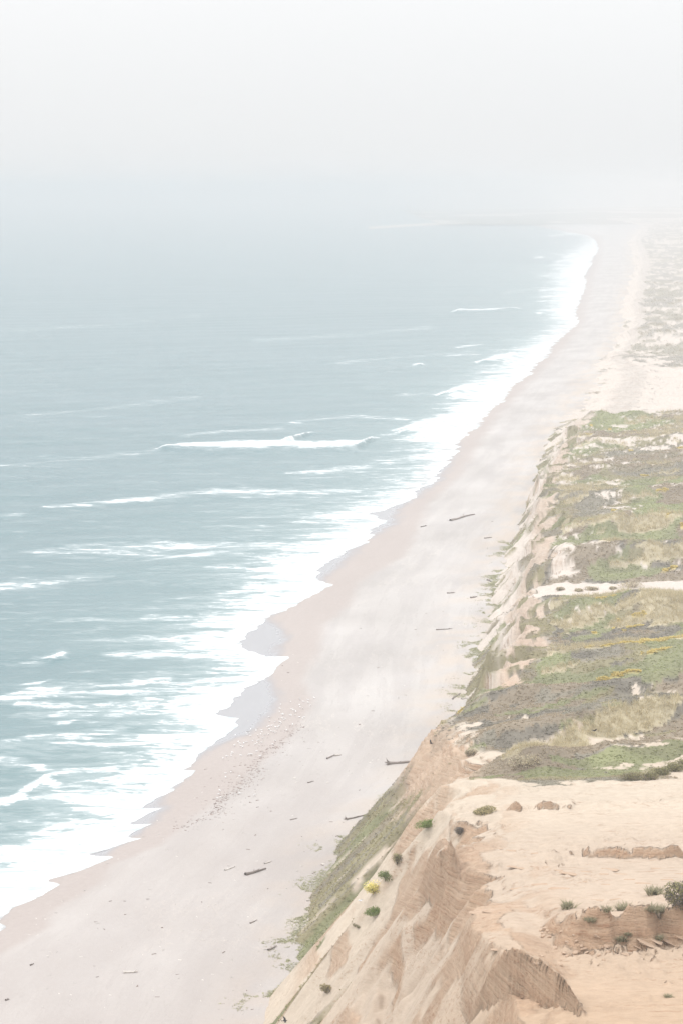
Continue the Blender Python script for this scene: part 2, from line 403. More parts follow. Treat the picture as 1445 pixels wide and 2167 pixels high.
def mat_beach():
    m, nt, b = new_mat('beach_sand')
    wet = attr(nt, 'wet').outputs['Fac']; damp = attr(nt, 'damp').outputs['Fac']; warm = attr(nt, 'warm').outputs['Fac']
    p = pos(nt)
    big = noise(nt, pos(nt, (0.035, 0.02, 0.03), 0.2), 1.0, 5, 0.55)
    fine = noise(nt, p, 1.3, 6, 0.65)
    c = mixc(nt, mapr(nt, big, 0.35, 0.65, 0, 1), (0.41, 0.384, 0.366), (0.49, 0.464, 0.446))
    c = mixc(nt, mapr(nt, fine, 0.3, 0.7, 0, 1), mixc(nt, 1.0, c, (0.93, 0.92, 0.92), 'MULTIPLY'), c)
    # pale lines of dry wrack and shell
    ln = noise(nt, pos(nt, (0.16, 0.055, 0.05), -0.35), 1.0, 6, 0.7)
    l2 = noise(nt, pos(nt, (0.03, 0.02, 0.03)), 1.0, 3, 0.5)
    lm = mth(nt, 'MULTIPLY', mapr(nt, mth(nt, 'ABSOLUTE', mth(nt, 'SUBTRACT', ln, 0.55)), 0.0, 0.014, 1, 0, True), mapr(nt, l2, 0.48, 0.62, 0, 1, True))
    c = mixc(nt, mth(nt, 'MULTIPLY', lm, 0.5), c, (0.58, 0.53, 0.48))
    dist = attr(nt, 'dist').outputs['Fac']; g = N(nt, 'ShaderNodeNewGeometry'); sx = N(nt, 'ShaderNodeSeparateXYZ'); nt.links.new(g.outputs['Position'], sx.inputs[0])
    cb = N(nt, 'ShaderNodeCombineXYZ'); nt.links.new(mth(nt, 'MULTIPLY', dist, 0.16), cb.inputs[0]); nt.links.new(mth(nt, 'MULTIPLY', sx.outputs['Y'], 0.014), cb.inputs[1])
    tl = noise(nt, cb.outputs[0], 1.0, 6, 0.6)
    c = mixc(nt, mapr(nt, tl, 0.44, 0.60, 0, 0.55, True), c, mixc(nt, 1.0, c, (0.86, 0.85, 0.86), 'MULTIPLY'))
    tn = mapr(nt, mth(nt, 'ABSOLUTE', mth(nt, 'SUBTRACT', tl, 0.5)), 0.0, 0.010, 0.6, 0, True)
    c = mixc(nt, mth(nt, 'MULTIPLY', tn, mapr(nt, fine, 0.42, 0.6, 0, 1)), c, mixc(nt, 1.0, c, (0.74, 0.72, 0.72), 'MULTIPLY'))
    c = mixc(nt, mth(nt, 'MULTIPLY', warm, 0.4), c, (0.54, 0.43, 0.33))
    dc = mixc(nt, mapr(nt, fine, 0.3, 0.7, 0, 1), (0.35, 0.30, 0.278), (0.395, 0.343, 0.32))
    c = mixc(nt, mth(nt, 'MULTIPLY', attr(nt, 'near_tone').outputs['Fac'], mapr(nt, big, 0.3, 0.7, 0.75, 0.35)), c, (0.385, 0.34, 0.318))  # near sand mixed to a darker, pinker tone, fading out with distance
    dn = mth(nt, 'ADD', damp, mapr(nt, noise(nt, pos(nt, (0.07, 0.05, 0.05)), 1.0, 5, 0.6), 0, 1, -0.35, 0.35))
    c = mixc(nt, mapr(nt, dn, 0.2, 0.75, 0, 0.8, True), c, dc)
    wf = mapr(nt, mth(nt, 'ADD', wet, mapr(nt, noise(nt, pos(nt, (0.25, 0.09, 0.1)), 1.0, 4, 0.6), 0, 1, -0.3, 0.3)), 0.30, 0.72, 0, 1, True)
    c = mixc(nt, wf, c, (0.282, 0.275, 0.288))
    nt.links.new(c, b.inputs['Base Color'])
    nt.links.new(mapr(nt, mth(nt, 'MULTIPLY', wf, wf), 0, 1, 0.95, 0.25), b.inputs['Roughness'])
    nt.links.new(mapr(nt, mth(nt, 'MULTIPLY', wf, wf), 0, 1, 0.15, 0.75), b.inputs['Specular IOR Level'])
    # trampled, wind-worked dry sand
    h = noise(nt, p, 1.1, 7, 0.7)
    bump(nt, b, mth(nt, 'MULTIPLY', h, mapr(nt, damp, 0.1, 0.7, 1, 0.1)), 0.16, 0.6)
    return m
def mat_sea():
    m, nt, b = new_mat('sea_water')
    foam = attr(nt, 'foam').outputs['Fac']; shal = attr(nt, 'shallow').outputs['Fac']
    ROT = -R(24)
    wv = noise(nt, pos(nt, (0.02, 0.10, 0.1), ROT), 1.0, 5, 0.6)
    c = mixc(nt, mapr(nt, wv, 0.3, 0.7, 0, 1), (0.030, 0.106, 0.128), (0.060, 0.148, 0.168))
    big = noise(nt, pos(nt, (0.004, 0.012, 0.01), ROT), 1.0, 4, 0.5)
    c = mixc(nt, mapr(nt, big, 0.35, 0.65, 0, 0.5), c, (0.085, 0.160, 0.186))
    c = mixc(nt, mth(nt, 'MULTIPLY', shal, 0.7), c, (0.155, 0.245, 0.25))
    c = mixc(nt, attr(nt, 'swash').outputs['Fac'], c, (0.30, 0.285, 0.285))
    # foam: solid where churned, lacy and streaked where it thins out
    def lace(sc, det, dist):
        n = N(nt, 'ShaderNodeTexNoise', Scale=1.0, Detail=det, Roughness=0.68, Distortion=dist)
        nt.links.new(pos(nt, sc, ROT), n.inputs['Vector']); return n.outputs['Fac']
    s1 = lace((0.028, 0.13, 0.1), 9, 0.9)
    s2 = lace((0.16, 0.40, 0.3), 7, 1.4)
    s3 = lace((0.05, 0.11, 0.1), 7, 2.6)
    nn = mth(nt, 'ADD', mth(nt, 'ADD', mth(nt, 'MULTIPLY', s1, 0.36), mth(nt, 'MULTIPLY', s2, 0.30)), mth(nt, 'MULTIPLY', s3, 0.34))
    th = mth(nt, 'ADD', foam, mapr(nt, nn, 0.36, 0.64, -0.68, 0.68))
    ff = mapr(nt, th, 0.42, 0.74, 0, 1, True)
    veil = mapr(nt, th, 0.0, 0.5, 0, 0.28, True)
    f = mth(nt, 'MAXIMUM', ff, veil)
    fcol = mixc(nt, mapr(nt, lace((0.1, 0.3, 0.2), 8, 1.0), 0.36, 0.62, 0, 1), (0.43, 0.48, 0.495), (0.74, 0.755, 0.755))
    c = mixc(nt, f, c, fcol)
    nt.links.new(c, b.inputs['Base Color'])
    nt.links.new(mapr(nt, f, 0, 1, 0.30, 0.9), b.inputs['Roughness'])
    nt.links.new(mapr(nt, f, 0, 1, 0.5, 0.1), b.inputs['Specular IOR Level'])
    r1 = noise(nt, pos(nt, (0.09, 0.36, 0.3), ROT), 1.0, 6, 0.6)
    r2 = noise(nt, pos(nt, (0.6, 1.5, 1.0), ROT), 1.0, 4, 0.6)
    bb = bump(nt, None, r1, 0.9, 0.5)
    bb = bump(nt, None, r2, 0.25, 0.5, bb)
    bump(nt, b, nn, 0.5, 0.35, bb)
    return m
def mat_tint(name, rough=0.9, sub=0.0):
    m, nt, b = new_mat(name)
    tint = attr(nt, 'tint').outputs['Color']
    n1 = noise(nt, pos(nt), 3.0, 4, 0.6)
    c = mixc(nt, 1.0, tint, mixc(nt, mapr(nt, n1, 0.3, 0.7, 0, 1), (0.8, 0.8, 0.8), (1.15, 1.15, 1.12)), 'MULTIPLY')
    nt.links.new(c, b.inputs['Base Color']); b.inputs['Roughness'].default_value = rough
    if sub:
        tr = N(nt, 'ShaderNodeBsdfTranslucent'); nt.links.new(c, tr.inputs['Color'])
        mx = N(nt, 'ShaderNodeMixShader'); mx.inputs[0].default_value = sub
        nt.links.new(b.outputs[0], mx.inputs[1]); nt.links.new(tr.outputs[0], mx.inputs[2])
        nt.links.new(mx.outputs[0], nt.nodes['Material Output'].inputs['Surface'])
    return m
def mat_plain(name, ca, cb, scale=4.0, rough=0.85, stretch=(1, 1, 1)):
    m, nt, b = new_mat(name)
    tc = N(nt, 'ShaderNodeTexCoord'); mp = N(nt, 'ShaderNodeMapping'); mp.inputs['Scale'].default_value = stretch
    nt.links.new(tc.outputs['Object'], mp.inputs['Vector'])
    n1 = noise(nt, mp.outputs[0], scale, 5, 0.65)
    nt.links.new(mixc(nt, mapr(nt, n1, 0.3, 0.7, 0, 1), ca, cb), b.inputs['Base Color'])
    b.inputs['Roughness'].default_value = rough
    bump(nt, b, n1, 0.05, 0.6)
    return m
M_LAND, M_BEACH, M_SEA = mat_land(), mat_beach(), mat_sea()
M_LEAF = mat_tint('leaves', 0.9, 0.5)
M_BITS = mat_tint('dry_litter')
M_WOOD = mat_plain('weathered_driftwood', (0.20, 0.165, 0.15), (0.36, 0.31, 0.285), 3.0, 0.9, (1, 6, 6))
M_WOODD = mat_plain('dark_wet_driftwood', (0.16, 0.135, 0.12), (0.27, 0.23, 0.21), 3.0, 0.9, (1, 6, 6))
M_WOODP = mat_plain('bleached_driftwood', (0.5, 0.46, 0.42), (0.68, 0.64, 0.6), 3.0, 0.9, (1, 6, 6))
M_STEM = mat_plain('woody_stem', (0.10, 0.08, 0.06), (0.18, 0.145, 0.11), 8.0)
M_BLACK = mat_plain('black_feathers', (0.018, 0.017, 0.018), (0.035, 0.033, 0.034), 8.0, 0.6)
M_WHITE = mat_plain('white_feathers', (0.72, 0.72, 0.71), (0.82, 0.82, 0.82), 8.0, 0.7)
M_GREYF = mat_plain('grey_feathers', (0.36, 0.37, 0.39), (0.45, 0.46, 0.48), 8.0, 0.7)
M_ROCK = mat_plain('sandstone_block', (0.36, 0.25, 0.175), (0.48, 0.36, 0.27), 2.5)

# ------------------------------------------------------------------ land: cliffs, dunes and bare sand
Y_ROWS = np.concatenate([np.linspace(60, 122, 24)[:-1], np.geomspace(122, 330, 860)[:-1], np.geomspace(330, 1500, 480)[:-1], np.geomspace(1500, 9000, 120)])
def land_rows():
    y = Y_ROWS[:, None]
    xf = xfoot(y); w = wrim(y)
    xr = xf + w * 1.25
    xm = np.maximum(0.1445 * y * 1.04 * 1.22 + 14, xr + 25)
    c1 = np.linspace(-0.12, 1, 180)[None, :-1]
    c2 = np.linspace(0, 1, 250)[None, :] ** 1.15
    x = np.concatenate([xf + (xr - xf) * c1, xr + (xm - xr) * c2], 1)
    return x, np.broadcast_to(y, x.shape)
LX, LY = land_rows()
LZ = land_z(LX, LY)
LW = wrim(LY); LT = (LX - xfoot(LY)) / LW
gz_x = np.gradient(LZ, axis=1) / np.maximum(np.gradient(LX, axis=1), 1e-3)
gz_y = np.gradient(LZ, axis=0) / np.maximum(np.gradient(LY, axis=0), 1e-3)
LS = np.hypot(gz_x, gz_y)

def veg_cover(x, y, t, slope):
    """how much of the ground is grown over (0..1) and which growth it is"""
    n = fbm(x / 9.0, y / 12.0, 101, 4); n2 = fbm(x / 2.6, y / 4.0, 103, 4)
    far = np.clip(y / 420.0, 1, 8)
    nb = fbm(x / (16.0 * far ** .6), (y - 0.3 * x) / (9.0 * far ** .7), 105, 4)
    top = sstep(0.97, 1.12, t)
    plat = np.interp(y, [0, 287, 296, 306, 397, 408, 425, 432, 534, 542, 566, 573, 780, 810, 1035, 1062, 1385, 1440, 9000],
                        [0, 0, 0.35, 0.74, 0.78, 0.5, 0.6, 1.0, 1.0, 0.06, 0.06, 0.92, 0.74, 0.64, 0.62, 0.14, 0.16, 0.58, 0.54])
    edge = (n - 0.5) * 1.25 + (n2 - 0.5) * 0.7 + (nb - 0.5) * 0.9
    spk = sstep(0.02, 0.14, slope) * (y > 306) * (y < 1000) * (1 - 0.7 * sstep(565, 572, y) * (1 - sstep(590, 600, y))) * sstep(0.48, 0.6, fbm(x / 13.0, y / 13.0, 109, 3))
    edge = edge - spk * np.maximum(fbm(x / 1.1, y / 2.2, 110, 3) - 0.36, 0) * 2.6
    cp = sstep(0.40, 0.58, plat + edge * np.where(plat > 0.95, 0.45, np.where(plat < 0.2, 0.55, 0.85)))
    # gentle wash of sand running down to the beach between the dunes
    # lower slopes: tongues of growth down the line of fall
    tong = fbm(y / 3.4 + x / 60.0, x / 26.0, 107, 4)
    yj = y + (fbm(x / 3.5, y / 5.0, 106, 4) - 0.5) * 26 * (y < 400)
    a_zone = np.interp(yj, [0, 300, 311, 322, 398, 415, 440, 470, 535, 545, 590, 700, 900, 1050, 1100], [0.10, 0.16, 0.52, 0.70, 0.68, 0.5, 0.52, 0.60, 0.52, 0.36, 0.40, 0.42, 0.5, 0.5, 0.1])
    reach = np.interp(y, [0, 300, 322, 345, 398, 430, 520, 600, 9000], [0.45, 0.5, 0.80, 0.72, 0.52, 0.62, 0.40, 0.42, 0.5])
    lo = sstep(0.42, 0.56, a_zone + (tong - 0.5) * 1.5 + (n2 - 0.5) * 0.5) * (1 - sstep(reach - 0.1, reach + 0.06, t + (n2 - 0.5) * 0.35))
    spill = sstep(0.53, 0.60, fbm(x / 4.0, y / 7.0, 108, 3) + 0.10 * sstep(0.6, 1.0, t)) * sstep(0.35, 0.6, t) * sstep(330, 420, y) * (1 - sstep(1000, 1100, y))
    lo = np.maximum(lo, spill)
    lo = np.where(t > 1.08, 0, lo)
    cp = cp * top
    return np.clip(np.maximum(cp, lo), 0, 1), lo
PAL = {'olive': (0.215, 0.192, 0.112), 'green': (0.190, 0.194, 0.104), 'bright': (0.215, 0.225, 0.115), 'brown': (0.210, 0.180, 0.126),
       'grey': (0.200, 0.182, 0.145), 'red': (0.222, 0.182, 0.134), 'straw': (0.42, 0.365, 0.25), 'yellow': (0.52, 0.43, 0.18), 'dark': (0.150, 0.136, 0.112)}
def veg_kind(x, y, lo):
    far = np.clip(y / 420.0, 1, 8)
    a = fbm(x / (26.0 * far ** .5), (y - 0.28 * x) / (15.0 * far ** .6), 111, 3)
    b = fbm(x / (20.0 * far ** .5), (y - 0.28 * x) / (11.0 * far ** .6), 113, 3)
    k = np.zeros(x.shape, int)                      # olive
    k = np.where(a > 0.55, 1, k)                    # green
    k = np.where((a > 0.63) & (b > 0.46), 2, k)     # bright
    k = np.where(a < 0.475, 3, k)                   # brown
    k = np.where((a < 0.45) & (b > 0.49), 4, k)     # grey
    k = np.where((b < 0.405), 5, k)                 # red-brown
    st = fbm(x / 18.0, (y - 0.5 * x) / 8.0, 117, 3)
    k = np.where((st > 0.70) & (y > 400) & (lo < 0.5), 6, k)
    yl = fbm(x / 10.0, (y - 0.3 * x) / 3.0, 119, 4)
    k = np.where((((yl > 0.765) & (y > 430) & (y < 528)) | ((yl > 0.83) & (y > 380) & (y < 1000))), 7, k)
    fl = fbm(y / 5.0, x / 30.0, 115, 3)
    k = np.where((lo > 0.3) & (y > 300) & (y < 1100), np.where(fl > 0.63, 1, np.where(fl > 0.5, 0, np.where(fl > 0.43, 3, np.where(fl > 0.37, 4, 0)))), k)
    k = np.where((y > 1380) & (k != 6), np.where(a > 0.56, 0, 4), k)
    return k
PALA = np.array([PAL[k] for k in ('olive', 'green', 'bright', 'brown', 'grey', 'red', 'straw', 'yellow', 'dark')]) * 1.08
COVER, LOWER = veg_cover(LX, LY, LT, gz_y)
# explicit places the photograph shows: the band of pale dune grass and the long green ridge
def band(x, y, pa, pb, w):
    a = np.array(pa); b = np.array(pb); d = b - a; L = np.hypot(*d); d = d / L
    s = (x - a[0]) * d[0] + (y - a[1]) * d[1]; q = -(x - a[0]) * d[1] + (y - a[1]) * d[0]
    q = q + (fbm(s / 3.0, s * 0 + 2.2, 121, 3) - 0.5) * w
    return (s > -1) & (s < L + 1) & (np.abs(q) < w * (0.35 + 0.65 * np.clip(np.minimum(s, L - s) / (0.3 * L), 0, 1)))
P_g0, P_g1, P_g2 = at(1085, 1592), at(1235, 1555), at(1440, 1476)
P_v0, P_v1 = at(1180, 1608), at(1440, 1578)
def straw_mask(x, y): return band(x, y, P_g0[:2], P_g1[:2], 4.0) | band(x, y, P_g1[:2], P_g2[:2], 3.0)
def ridge_mask(x, y): return band(x, y, P_v0[:2], (P_v1.x * 1.2, P_v1.y + (P_v1.y - P_v0.y) * .4), 2.2)
KIND = veg_kind(LX, LY, LOWER)
sm = straw_mask(LX, LY); rm_ = ridge_mask(LX, LY)
fz = (LY > 296) & (LY < 420) & (LOWER < 0.5) & ((KIND == 1) | (KIND == 2))
KIND = np.where(fz, np.where(fbm(LX / 9.0, (LY - .3 * LX) / 5.0, 125, 3) > 0.56, 1, np.where(fbm(LX / 7.0, (LY - .3 * LX) / 6.0, 127, 3) > 0.5, 5, 4)), KIND)
dk = (LY > 325) & (LY < 620) & (LOWER < 0.5) & np.isin(KIND, (3, 4, 5, 0)) & (fbm(LX / 9.0, (LY - .3 * LX) / 7.0, 129, 3) > 0.54)
KIND = np.where(dk, 8, KIND)
KIND = np.where(sm, 6, np.where(rm_, np.where(fbm(LX / 5, LY / 5, 3, 3) > .45, 1, 2), KIND))
COVER = np.where(sm | rm_, 1.0, COVER)

sand_pl = np.array([0.505, 0.425, 0.342]); sand_far = np.array([0.53, 0.468, 0.418])  # sand_far is whitened: distance haze put into its colour
rock_c = np.array([0.53, 0.365, 0.25]); soil = np.array([0.40, 0.32, 0.25])
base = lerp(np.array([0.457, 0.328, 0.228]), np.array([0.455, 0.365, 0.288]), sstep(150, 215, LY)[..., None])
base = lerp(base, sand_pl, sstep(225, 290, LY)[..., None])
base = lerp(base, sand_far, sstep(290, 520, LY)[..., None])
rockm = np.clip(sstep(lerp(1.7, 0.62, sstep(0.9, 1.05, LT)), lerp(3.2, 1.05, sstep(0.9, 1.05, LT)), LS) + 0.75 * sstep(0.5, 0.72, LT) * (1 - sstep(0.98, 1.08, LT)) * sstep(300, 330, LY), 0, 1)
rockm = np.clip(rockm + 0.75 * sstep(0.48, 0.60, fbm(LX / 4.0, LY / 9.0, 137, 4)) * sstep(0.1, 0.3, LT) * (1 - sstep(1.0, 1.35, LT)) * (1 - sstep(312, 330, LY)), 0, 1)
patch = fbm(LX / 5.0, LY / 6.0, 131, 4)[..., None]
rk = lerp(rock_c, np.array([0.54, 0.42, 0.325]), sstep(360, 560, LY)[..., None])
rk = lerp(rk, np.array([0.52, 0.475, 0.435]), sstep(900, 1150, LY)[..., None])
cc = lerp(base, rk * (0.9 + 0.25 * (patch - 0.5)), (rockm * 0.85)[..., None])
cc = cc * (0.94 + 0.13 * fbm(LX / 12.0, LY / 9.0, 133, 3)[..., None])
vegc = PALA[KIND] * 0.84 * (0.72 + 0.56 * fbm(LX / 4.5, LY / 6.5, 138, 3)[..., None]) * (0.85 + 0.35 * fbm(LX / 1.7, LY / 2.0, 135, 3)[..., None])
vegc = lerp(vegc, np.array([0.34, 0.315, 0.285]), (0.6 * sstep(1250, 1500, LY))[..., None])  # far growth paled: fading in fog put into the colour
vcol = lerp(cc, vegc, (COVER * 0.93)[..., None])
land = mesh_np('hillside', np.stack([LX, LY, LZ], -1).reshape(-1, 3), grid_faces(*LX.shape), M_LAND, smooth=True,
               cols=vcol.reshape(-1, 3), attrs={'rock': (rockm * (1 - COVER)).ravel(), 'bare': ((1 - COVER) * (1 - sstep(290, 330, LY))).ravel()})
land['kind'] = 'structure'

# ------------------------------------------------------------------ beach
by = np.concatenate([np.linspace(60, 150, 20)[:-1], np.geomspace(150, 9000, 520)])[:, None]
bx0 = xws(by) - 45; bx1 = np.interp(by, yf, xf_) + np.clip(by / 110., 2.6, 16) * .5 + 4
bs = np.linspace(0, 1, 170)[None, :]
BX = bx0 + (bx1 - bx0) * bs; BY = np.broadcast_to(by, BX.shape)
BZ = beach_z(BX, BY) + (fbm(BX / 1.5, BY / 2.2, 141, 3) - 0.5) * 0.10 * sstep(14, 24, BX - xws(BY))
sc_ = np.clip(BY / 250, 1, 8)
wet = 1 - sstep(-5.0, 2.0, (BX - lerp(xw(BY), xwet(BY), (0.35 + 0.65 * sstep(0.2, 0.5, fbm(BY / (7.0 * sc_ ** .8), BX * 0, 145, 2))))) / sc_)
damp = 1 - sstep(-2.5, 2.5, (BX - xdamp(BY)) / sc_)
warm = sstep(-9, 0, (BX - np.interp(BY, yf, xf_)) / np.clip(sc_, 1, 2)) * sstep(.3, .7, fbm(BX / 5, BY / 4, 143, 3))
beach = mesh_np('beach', np.stack([BX, BY, BZ], -1).reshape(-1, 3), grid_faces(*BX.shape), M_BEACH, smooth=True,
                attrs={'wet': wet.ravel(), 'damp': damp.ravel(), 'warm': warm.ravel(), 'near_tone': (1 - sstep(330, 520, BY + 40 * (fbm(BX / 20, BY / 40, 147, 3) - .5))).ravel(), 'dist': (BX - xws(BY)).ravel()})
beach['kind'] = 'structure'

# ------------------------------------------------------------------ sea
sy = np.concatenate([np.linspace(-200, 150, 12)[:-1], np.geomspace(150, 3000, 960)[:-1], np.geomspace(3000, 16000, 110)])[:, None]
edge = np.where(sy > 6200, np.interp(6200, yw, xw_) + (sy - 6200) * 4.0, xw(sy))
edge = edge + (fbm(sy / 4.0, sy * 0, 151, 3) - 0.5) * np.clip(sy / 300, .7, 5) * 1.6
left = np.minimum(-0.1445 * np.abs(sy) * 1.35 - 60, edge - 80)
s1 = np.linspace(0, 1, 250)[None, :] ** 1.3
SX = np.concatenate([edge + (left - edge) * s1, left - 400, left - 4000, np.minimum(left * 0 - 15000, left - 5000)], 1)
SY = np.broadcast_to(sy, SX.shape)
OFF = edge - SX
SZ = np.zeros_like(SX)
# swash sheet runs a little up the beach
sw = np.exp(-np.maximum(OFF, 0) / 9.0)
bz = beach_z(SX, SY) + 0.02
SZ = lerp(bz, np.maximum(bz, 0.0), sstep(0, 9, OFF)) * (OFF < 60)
# swell
ca, sa = math.cos(R(24)), math.sin(R(24))
AC = -SX * sa + SY * ca; AL = SX * ca + SY * sa
ph = AC / 46.0 + (fbm(AL / 160.0, AC / 120.0, 153, 3) - 0.5) * 2.2
fadey = 1 - sstep(2500, 5000, SY)
SZ = SZ + (np.sin(ph * 2 * math.pi) * 0.28 + (fbm(AL / 34.0, AC / 9.0, 155, 3) - 0.5) * 0.7) * sstep(4, 60, OFF) * fadey
# surf: solid near the water line, lacy further out  (line of sight row, outer limit of solid foam, outer limit of lace)
SURF = [(2050, -600, -800), (1960, -420, -640), (1900, -330, -560), (1800, -60, -340), (1745, 50, -250), (1700, 140, -200), (1640, 215, -120), (1590, 270, -60), (1540, 330, 20), (1490, 330, 40), (1440, 370, 100), (1400, 400, 190),
        (1360, 420, 190), (1300, 470, 280), (1245, 500, 330), (1190, 560, 370), (1146, 600, 430), (1104, 690, 480), (1060, 770, 560), (1020, 830, 600), (982, 870, 680), (950, 890, 760), (912, 860, 800),
        (880, 940, 860), (850, 960, 880), (822, 975, 890), (790, 1035, 920), (765, 1050, 960), (740, 1090, 1000), (708, 1140, 1050), (682, 1160, 1090), (640, 1150, 1090), (600, 1165, 1100), (560, 1170, 1110), (530, 1195, 1130), (510, 1225, 1150), (498, 1215, 1150)]
q = [(flat(0, v)[1], flat(a, v)[0], flat(b, v)[0]) for v, a, b in SURF]; q.sort()
qy, qa, qb = map(np.array, zip(*q))
Wsol = np.maximum(xws(SY) - np.interp(SY, qy, qa), 3) ; Wlac = np.maximum(xws(SY) - np.interp(SY, qy, qb), 8)
wob = 1 + (fbm(AL / 30.0, AC / 7.0, 157, 4) - 0.5) * 1.3
FO = np.where(OFF < Wsol, 1.0, 0.0)
dsol = OFF - Wsol * wob
FO = 1.14 * (1 - sstep(-0.9, 0.85, dsol / (Wlac - Wsol + 1)))
FO = np.maximum(FO * 0.92, 1.4 * (1 - sstep(0.05, 0.55, OFF / Wsol)))
FO = np.maximum(FO, 0.30 * (1 - sstep(0.4, 1.15, OFF / (Wlac * wob))))
# foam lines and breakers out on the water: list of (u, v, half height) along each
STREAKS = [
    (1.35, [(335, 951, 1), (380, 945, 7), (470, 944, 11), (560, 943, 12), (615, 941, 12), (640, 945, 10), (700, 943, 9), (752, 941, 10), (775, 934, 4), (797, 927, 1.5)]),
    (1.3, [(590, 938, 4), (625, 926, 4), (657, 917, 1.5)]),
    (1.2, [(958, 660, 1), (977, 657, 4), (1000, 658, 3), (1050, 656, 3), (1094, 652, 2.5)]),
    (1.0, [(965, 735, 1.5), (1018, 729, 1.5)]), (0.9, [(940, 753, 1.5), (1010, 750, 2)]), (1.2, [(878, 772, 3), (891, 771, 3)]),
    (1.1, [(835, 912, 3), (880, 905, 14), (940, 893, 16), (985, 885, 14)]),
    (1.1, [(925, 836, 3), (960, 828, 8), (1010, 818, 10)]), (1.1, [(1008, 768, 3), (1045, 760, 7), (1090, 750, 7)]),
    (0.72, [(620, 895, 2), (700, 886, 3), (755, 882, 3), (860, 888, 3)]),
    (0.62, [(380, 925, 2), (450, 915, 4), (600, 905, 3)]),
    (0.85, [(610, 1000, 2), (680, 997, 6), (740, 992, 8), (830, 980, 6)]),
    (0.80, [(95, 1075, 2), (180, 1070, 5), (300, 1055, 6), (400, 1045, 8), (500, 1040, 9), (640, 1042, 6), (760, 1040, 5)]),
    (0.8, [(560, 1045, 5), (620, 1044, 6)]),
    (0.74, [(55, 1168, 3), (160, 1166, 11), (280, 1162, 13), (400, 1155, 9), (470, 1152, 7), (560, 1150, 6)]),
    (0.85, [(310, 1185, 2), (400, 1178, 4), (480, 1168, 5), (600, 1150, 5)]),
    (0.78, [(-80, 1248, 10), (0, 1242, 10), (90, 1234, 9), (180, 1224, 6), (235, 1219, 2)]),
    (0.8, [(440, 1200, 3), (480, 1198, 6), (520, 1200, 6)]),
    (0.9, [(460, 1258, 2), (500, 1254, 7), (560, 1250, 8)]),
    (0.55, [(60, 1325, 3), (180, 1312, 5), (300, 1318, 4)]), (0.75, [(250, 1316, 3), (330, 1308, 5), (400, 1310, 6)]),
    (0.9, [(225, 1385, 3), (300, 1384, 7), (400, 1378, 10), (460, 1370, 12)]),
    (0.5, [(0, 1405, 3), (60, 1400, 5), (120, 1388, 9)]), (1.3, [(102, 1395, 2), (113, 1391, 6), (128, 1387, 6)]),
    (0.95, [(60, 1450, 2), (85, 1446, 5), (105, 1439, 2)]),
    (0.92, [(0, 1478, 3), (60, 1465, 7), (140, 1455, 6), (260, 1447, 6), (360, 1438, 8)]),
    (0.92, [(10, 1482, 4), (90, 1470, 7), (180, 1472, 5), (300, 1466, 7), (400, 1458, 9)]),
    (0.9, [(40, 1490, 4), (130, 1492, 6), (240, 1490, 5), (340, 1478, 7)]),
    (0.8, [(75, 1519, 2), (140, 1512, 4), (260, 1515, 4)]), (0.9, [(128, 1530, 4), (150, 1528, 5), (160, 1522, 3)]),
    (0.72, [(60, 1565, 8), (160, 1558, 8), (260, 1545, 7)]), (0.6, [(-20, 1580, 8), (80, 1572, 10), (200, 1572, 9), (330, 1560, 9)]),
    (0.95, [(-40, 1612, 8), (0, 1605, 8), (50, 1612, 9), (120, 1632, 6), (240, 1628, 8)]),
    (1.05, [(-40, 1705, 10), (20, 1695, 12), (60, 1670, 22), (95, 1645, 12), (120, 1660, 8)]),
    (0.9, [(120, 1682, 12), (200, 1680, 16), (300, 1660, 16)]),
    (0.85, [(-60, 1790, 14), (60, 1775, 16), (160, 1750, 16), (240, 1725, 14)]),
    (0.62, [(-60, 1100, 2), (0, 1092, 2), (45, 1090, 2)]), (0.5, [(-40, 990, 2), (200, 968, 3), (330, 955, 3)]),
    (0.45, [(0, 700, 3), (200, 690, 3), (420, 668, 3)]), (0.45, [(60, 880, 3), (260, 860, 4), (420, 840, 4)]), (0.45, [(540, 720, 3), (760, 708, 3), (920, 690, 3)]),
    (0.6, [(840, 835, 2), (930, 832, 2)]), (0.6, [(1060, 620, 2), (1130, 612, 2)]), (0.5, [(700, 770, 2), (850, 755, 2), (1000, 745, 2)]),
    (1.0, [(1130, 545, 2), (1150, 543, 2)]), (1.0, [(1185, 552, 3), (1230, 548, 3)]), (1.0, [(1170, 570, 3), (1240, 565, 3)]), (1.0, [(1140, 615, 2), (1200, 610, 3)]), (1.1, [(1138, 664, 3), (1148, 663, 3)]),
    (0.9, [(1060, 480, 1.2), (1100, 481, 1.2)]), (0.9, [(1170, 513, 1.5), (1180, 513, 1.5)]), (1.0, [(1160, 500, 1.5), (1210, 494, 1.5)]),
]
FO = FO * lerp(1.0, 0.84, sstep(900, 2000, SY))
FO = FO - 0.75 * (1 - sstep(0.0, 2.6, OFF / np.clip(SY / 350, .7, 4))) * sstep(0.5, 0.62, fbm(SY / 9.0, SX / 9.0, 165, 3))
BUMP = np.zeros_like(SX)
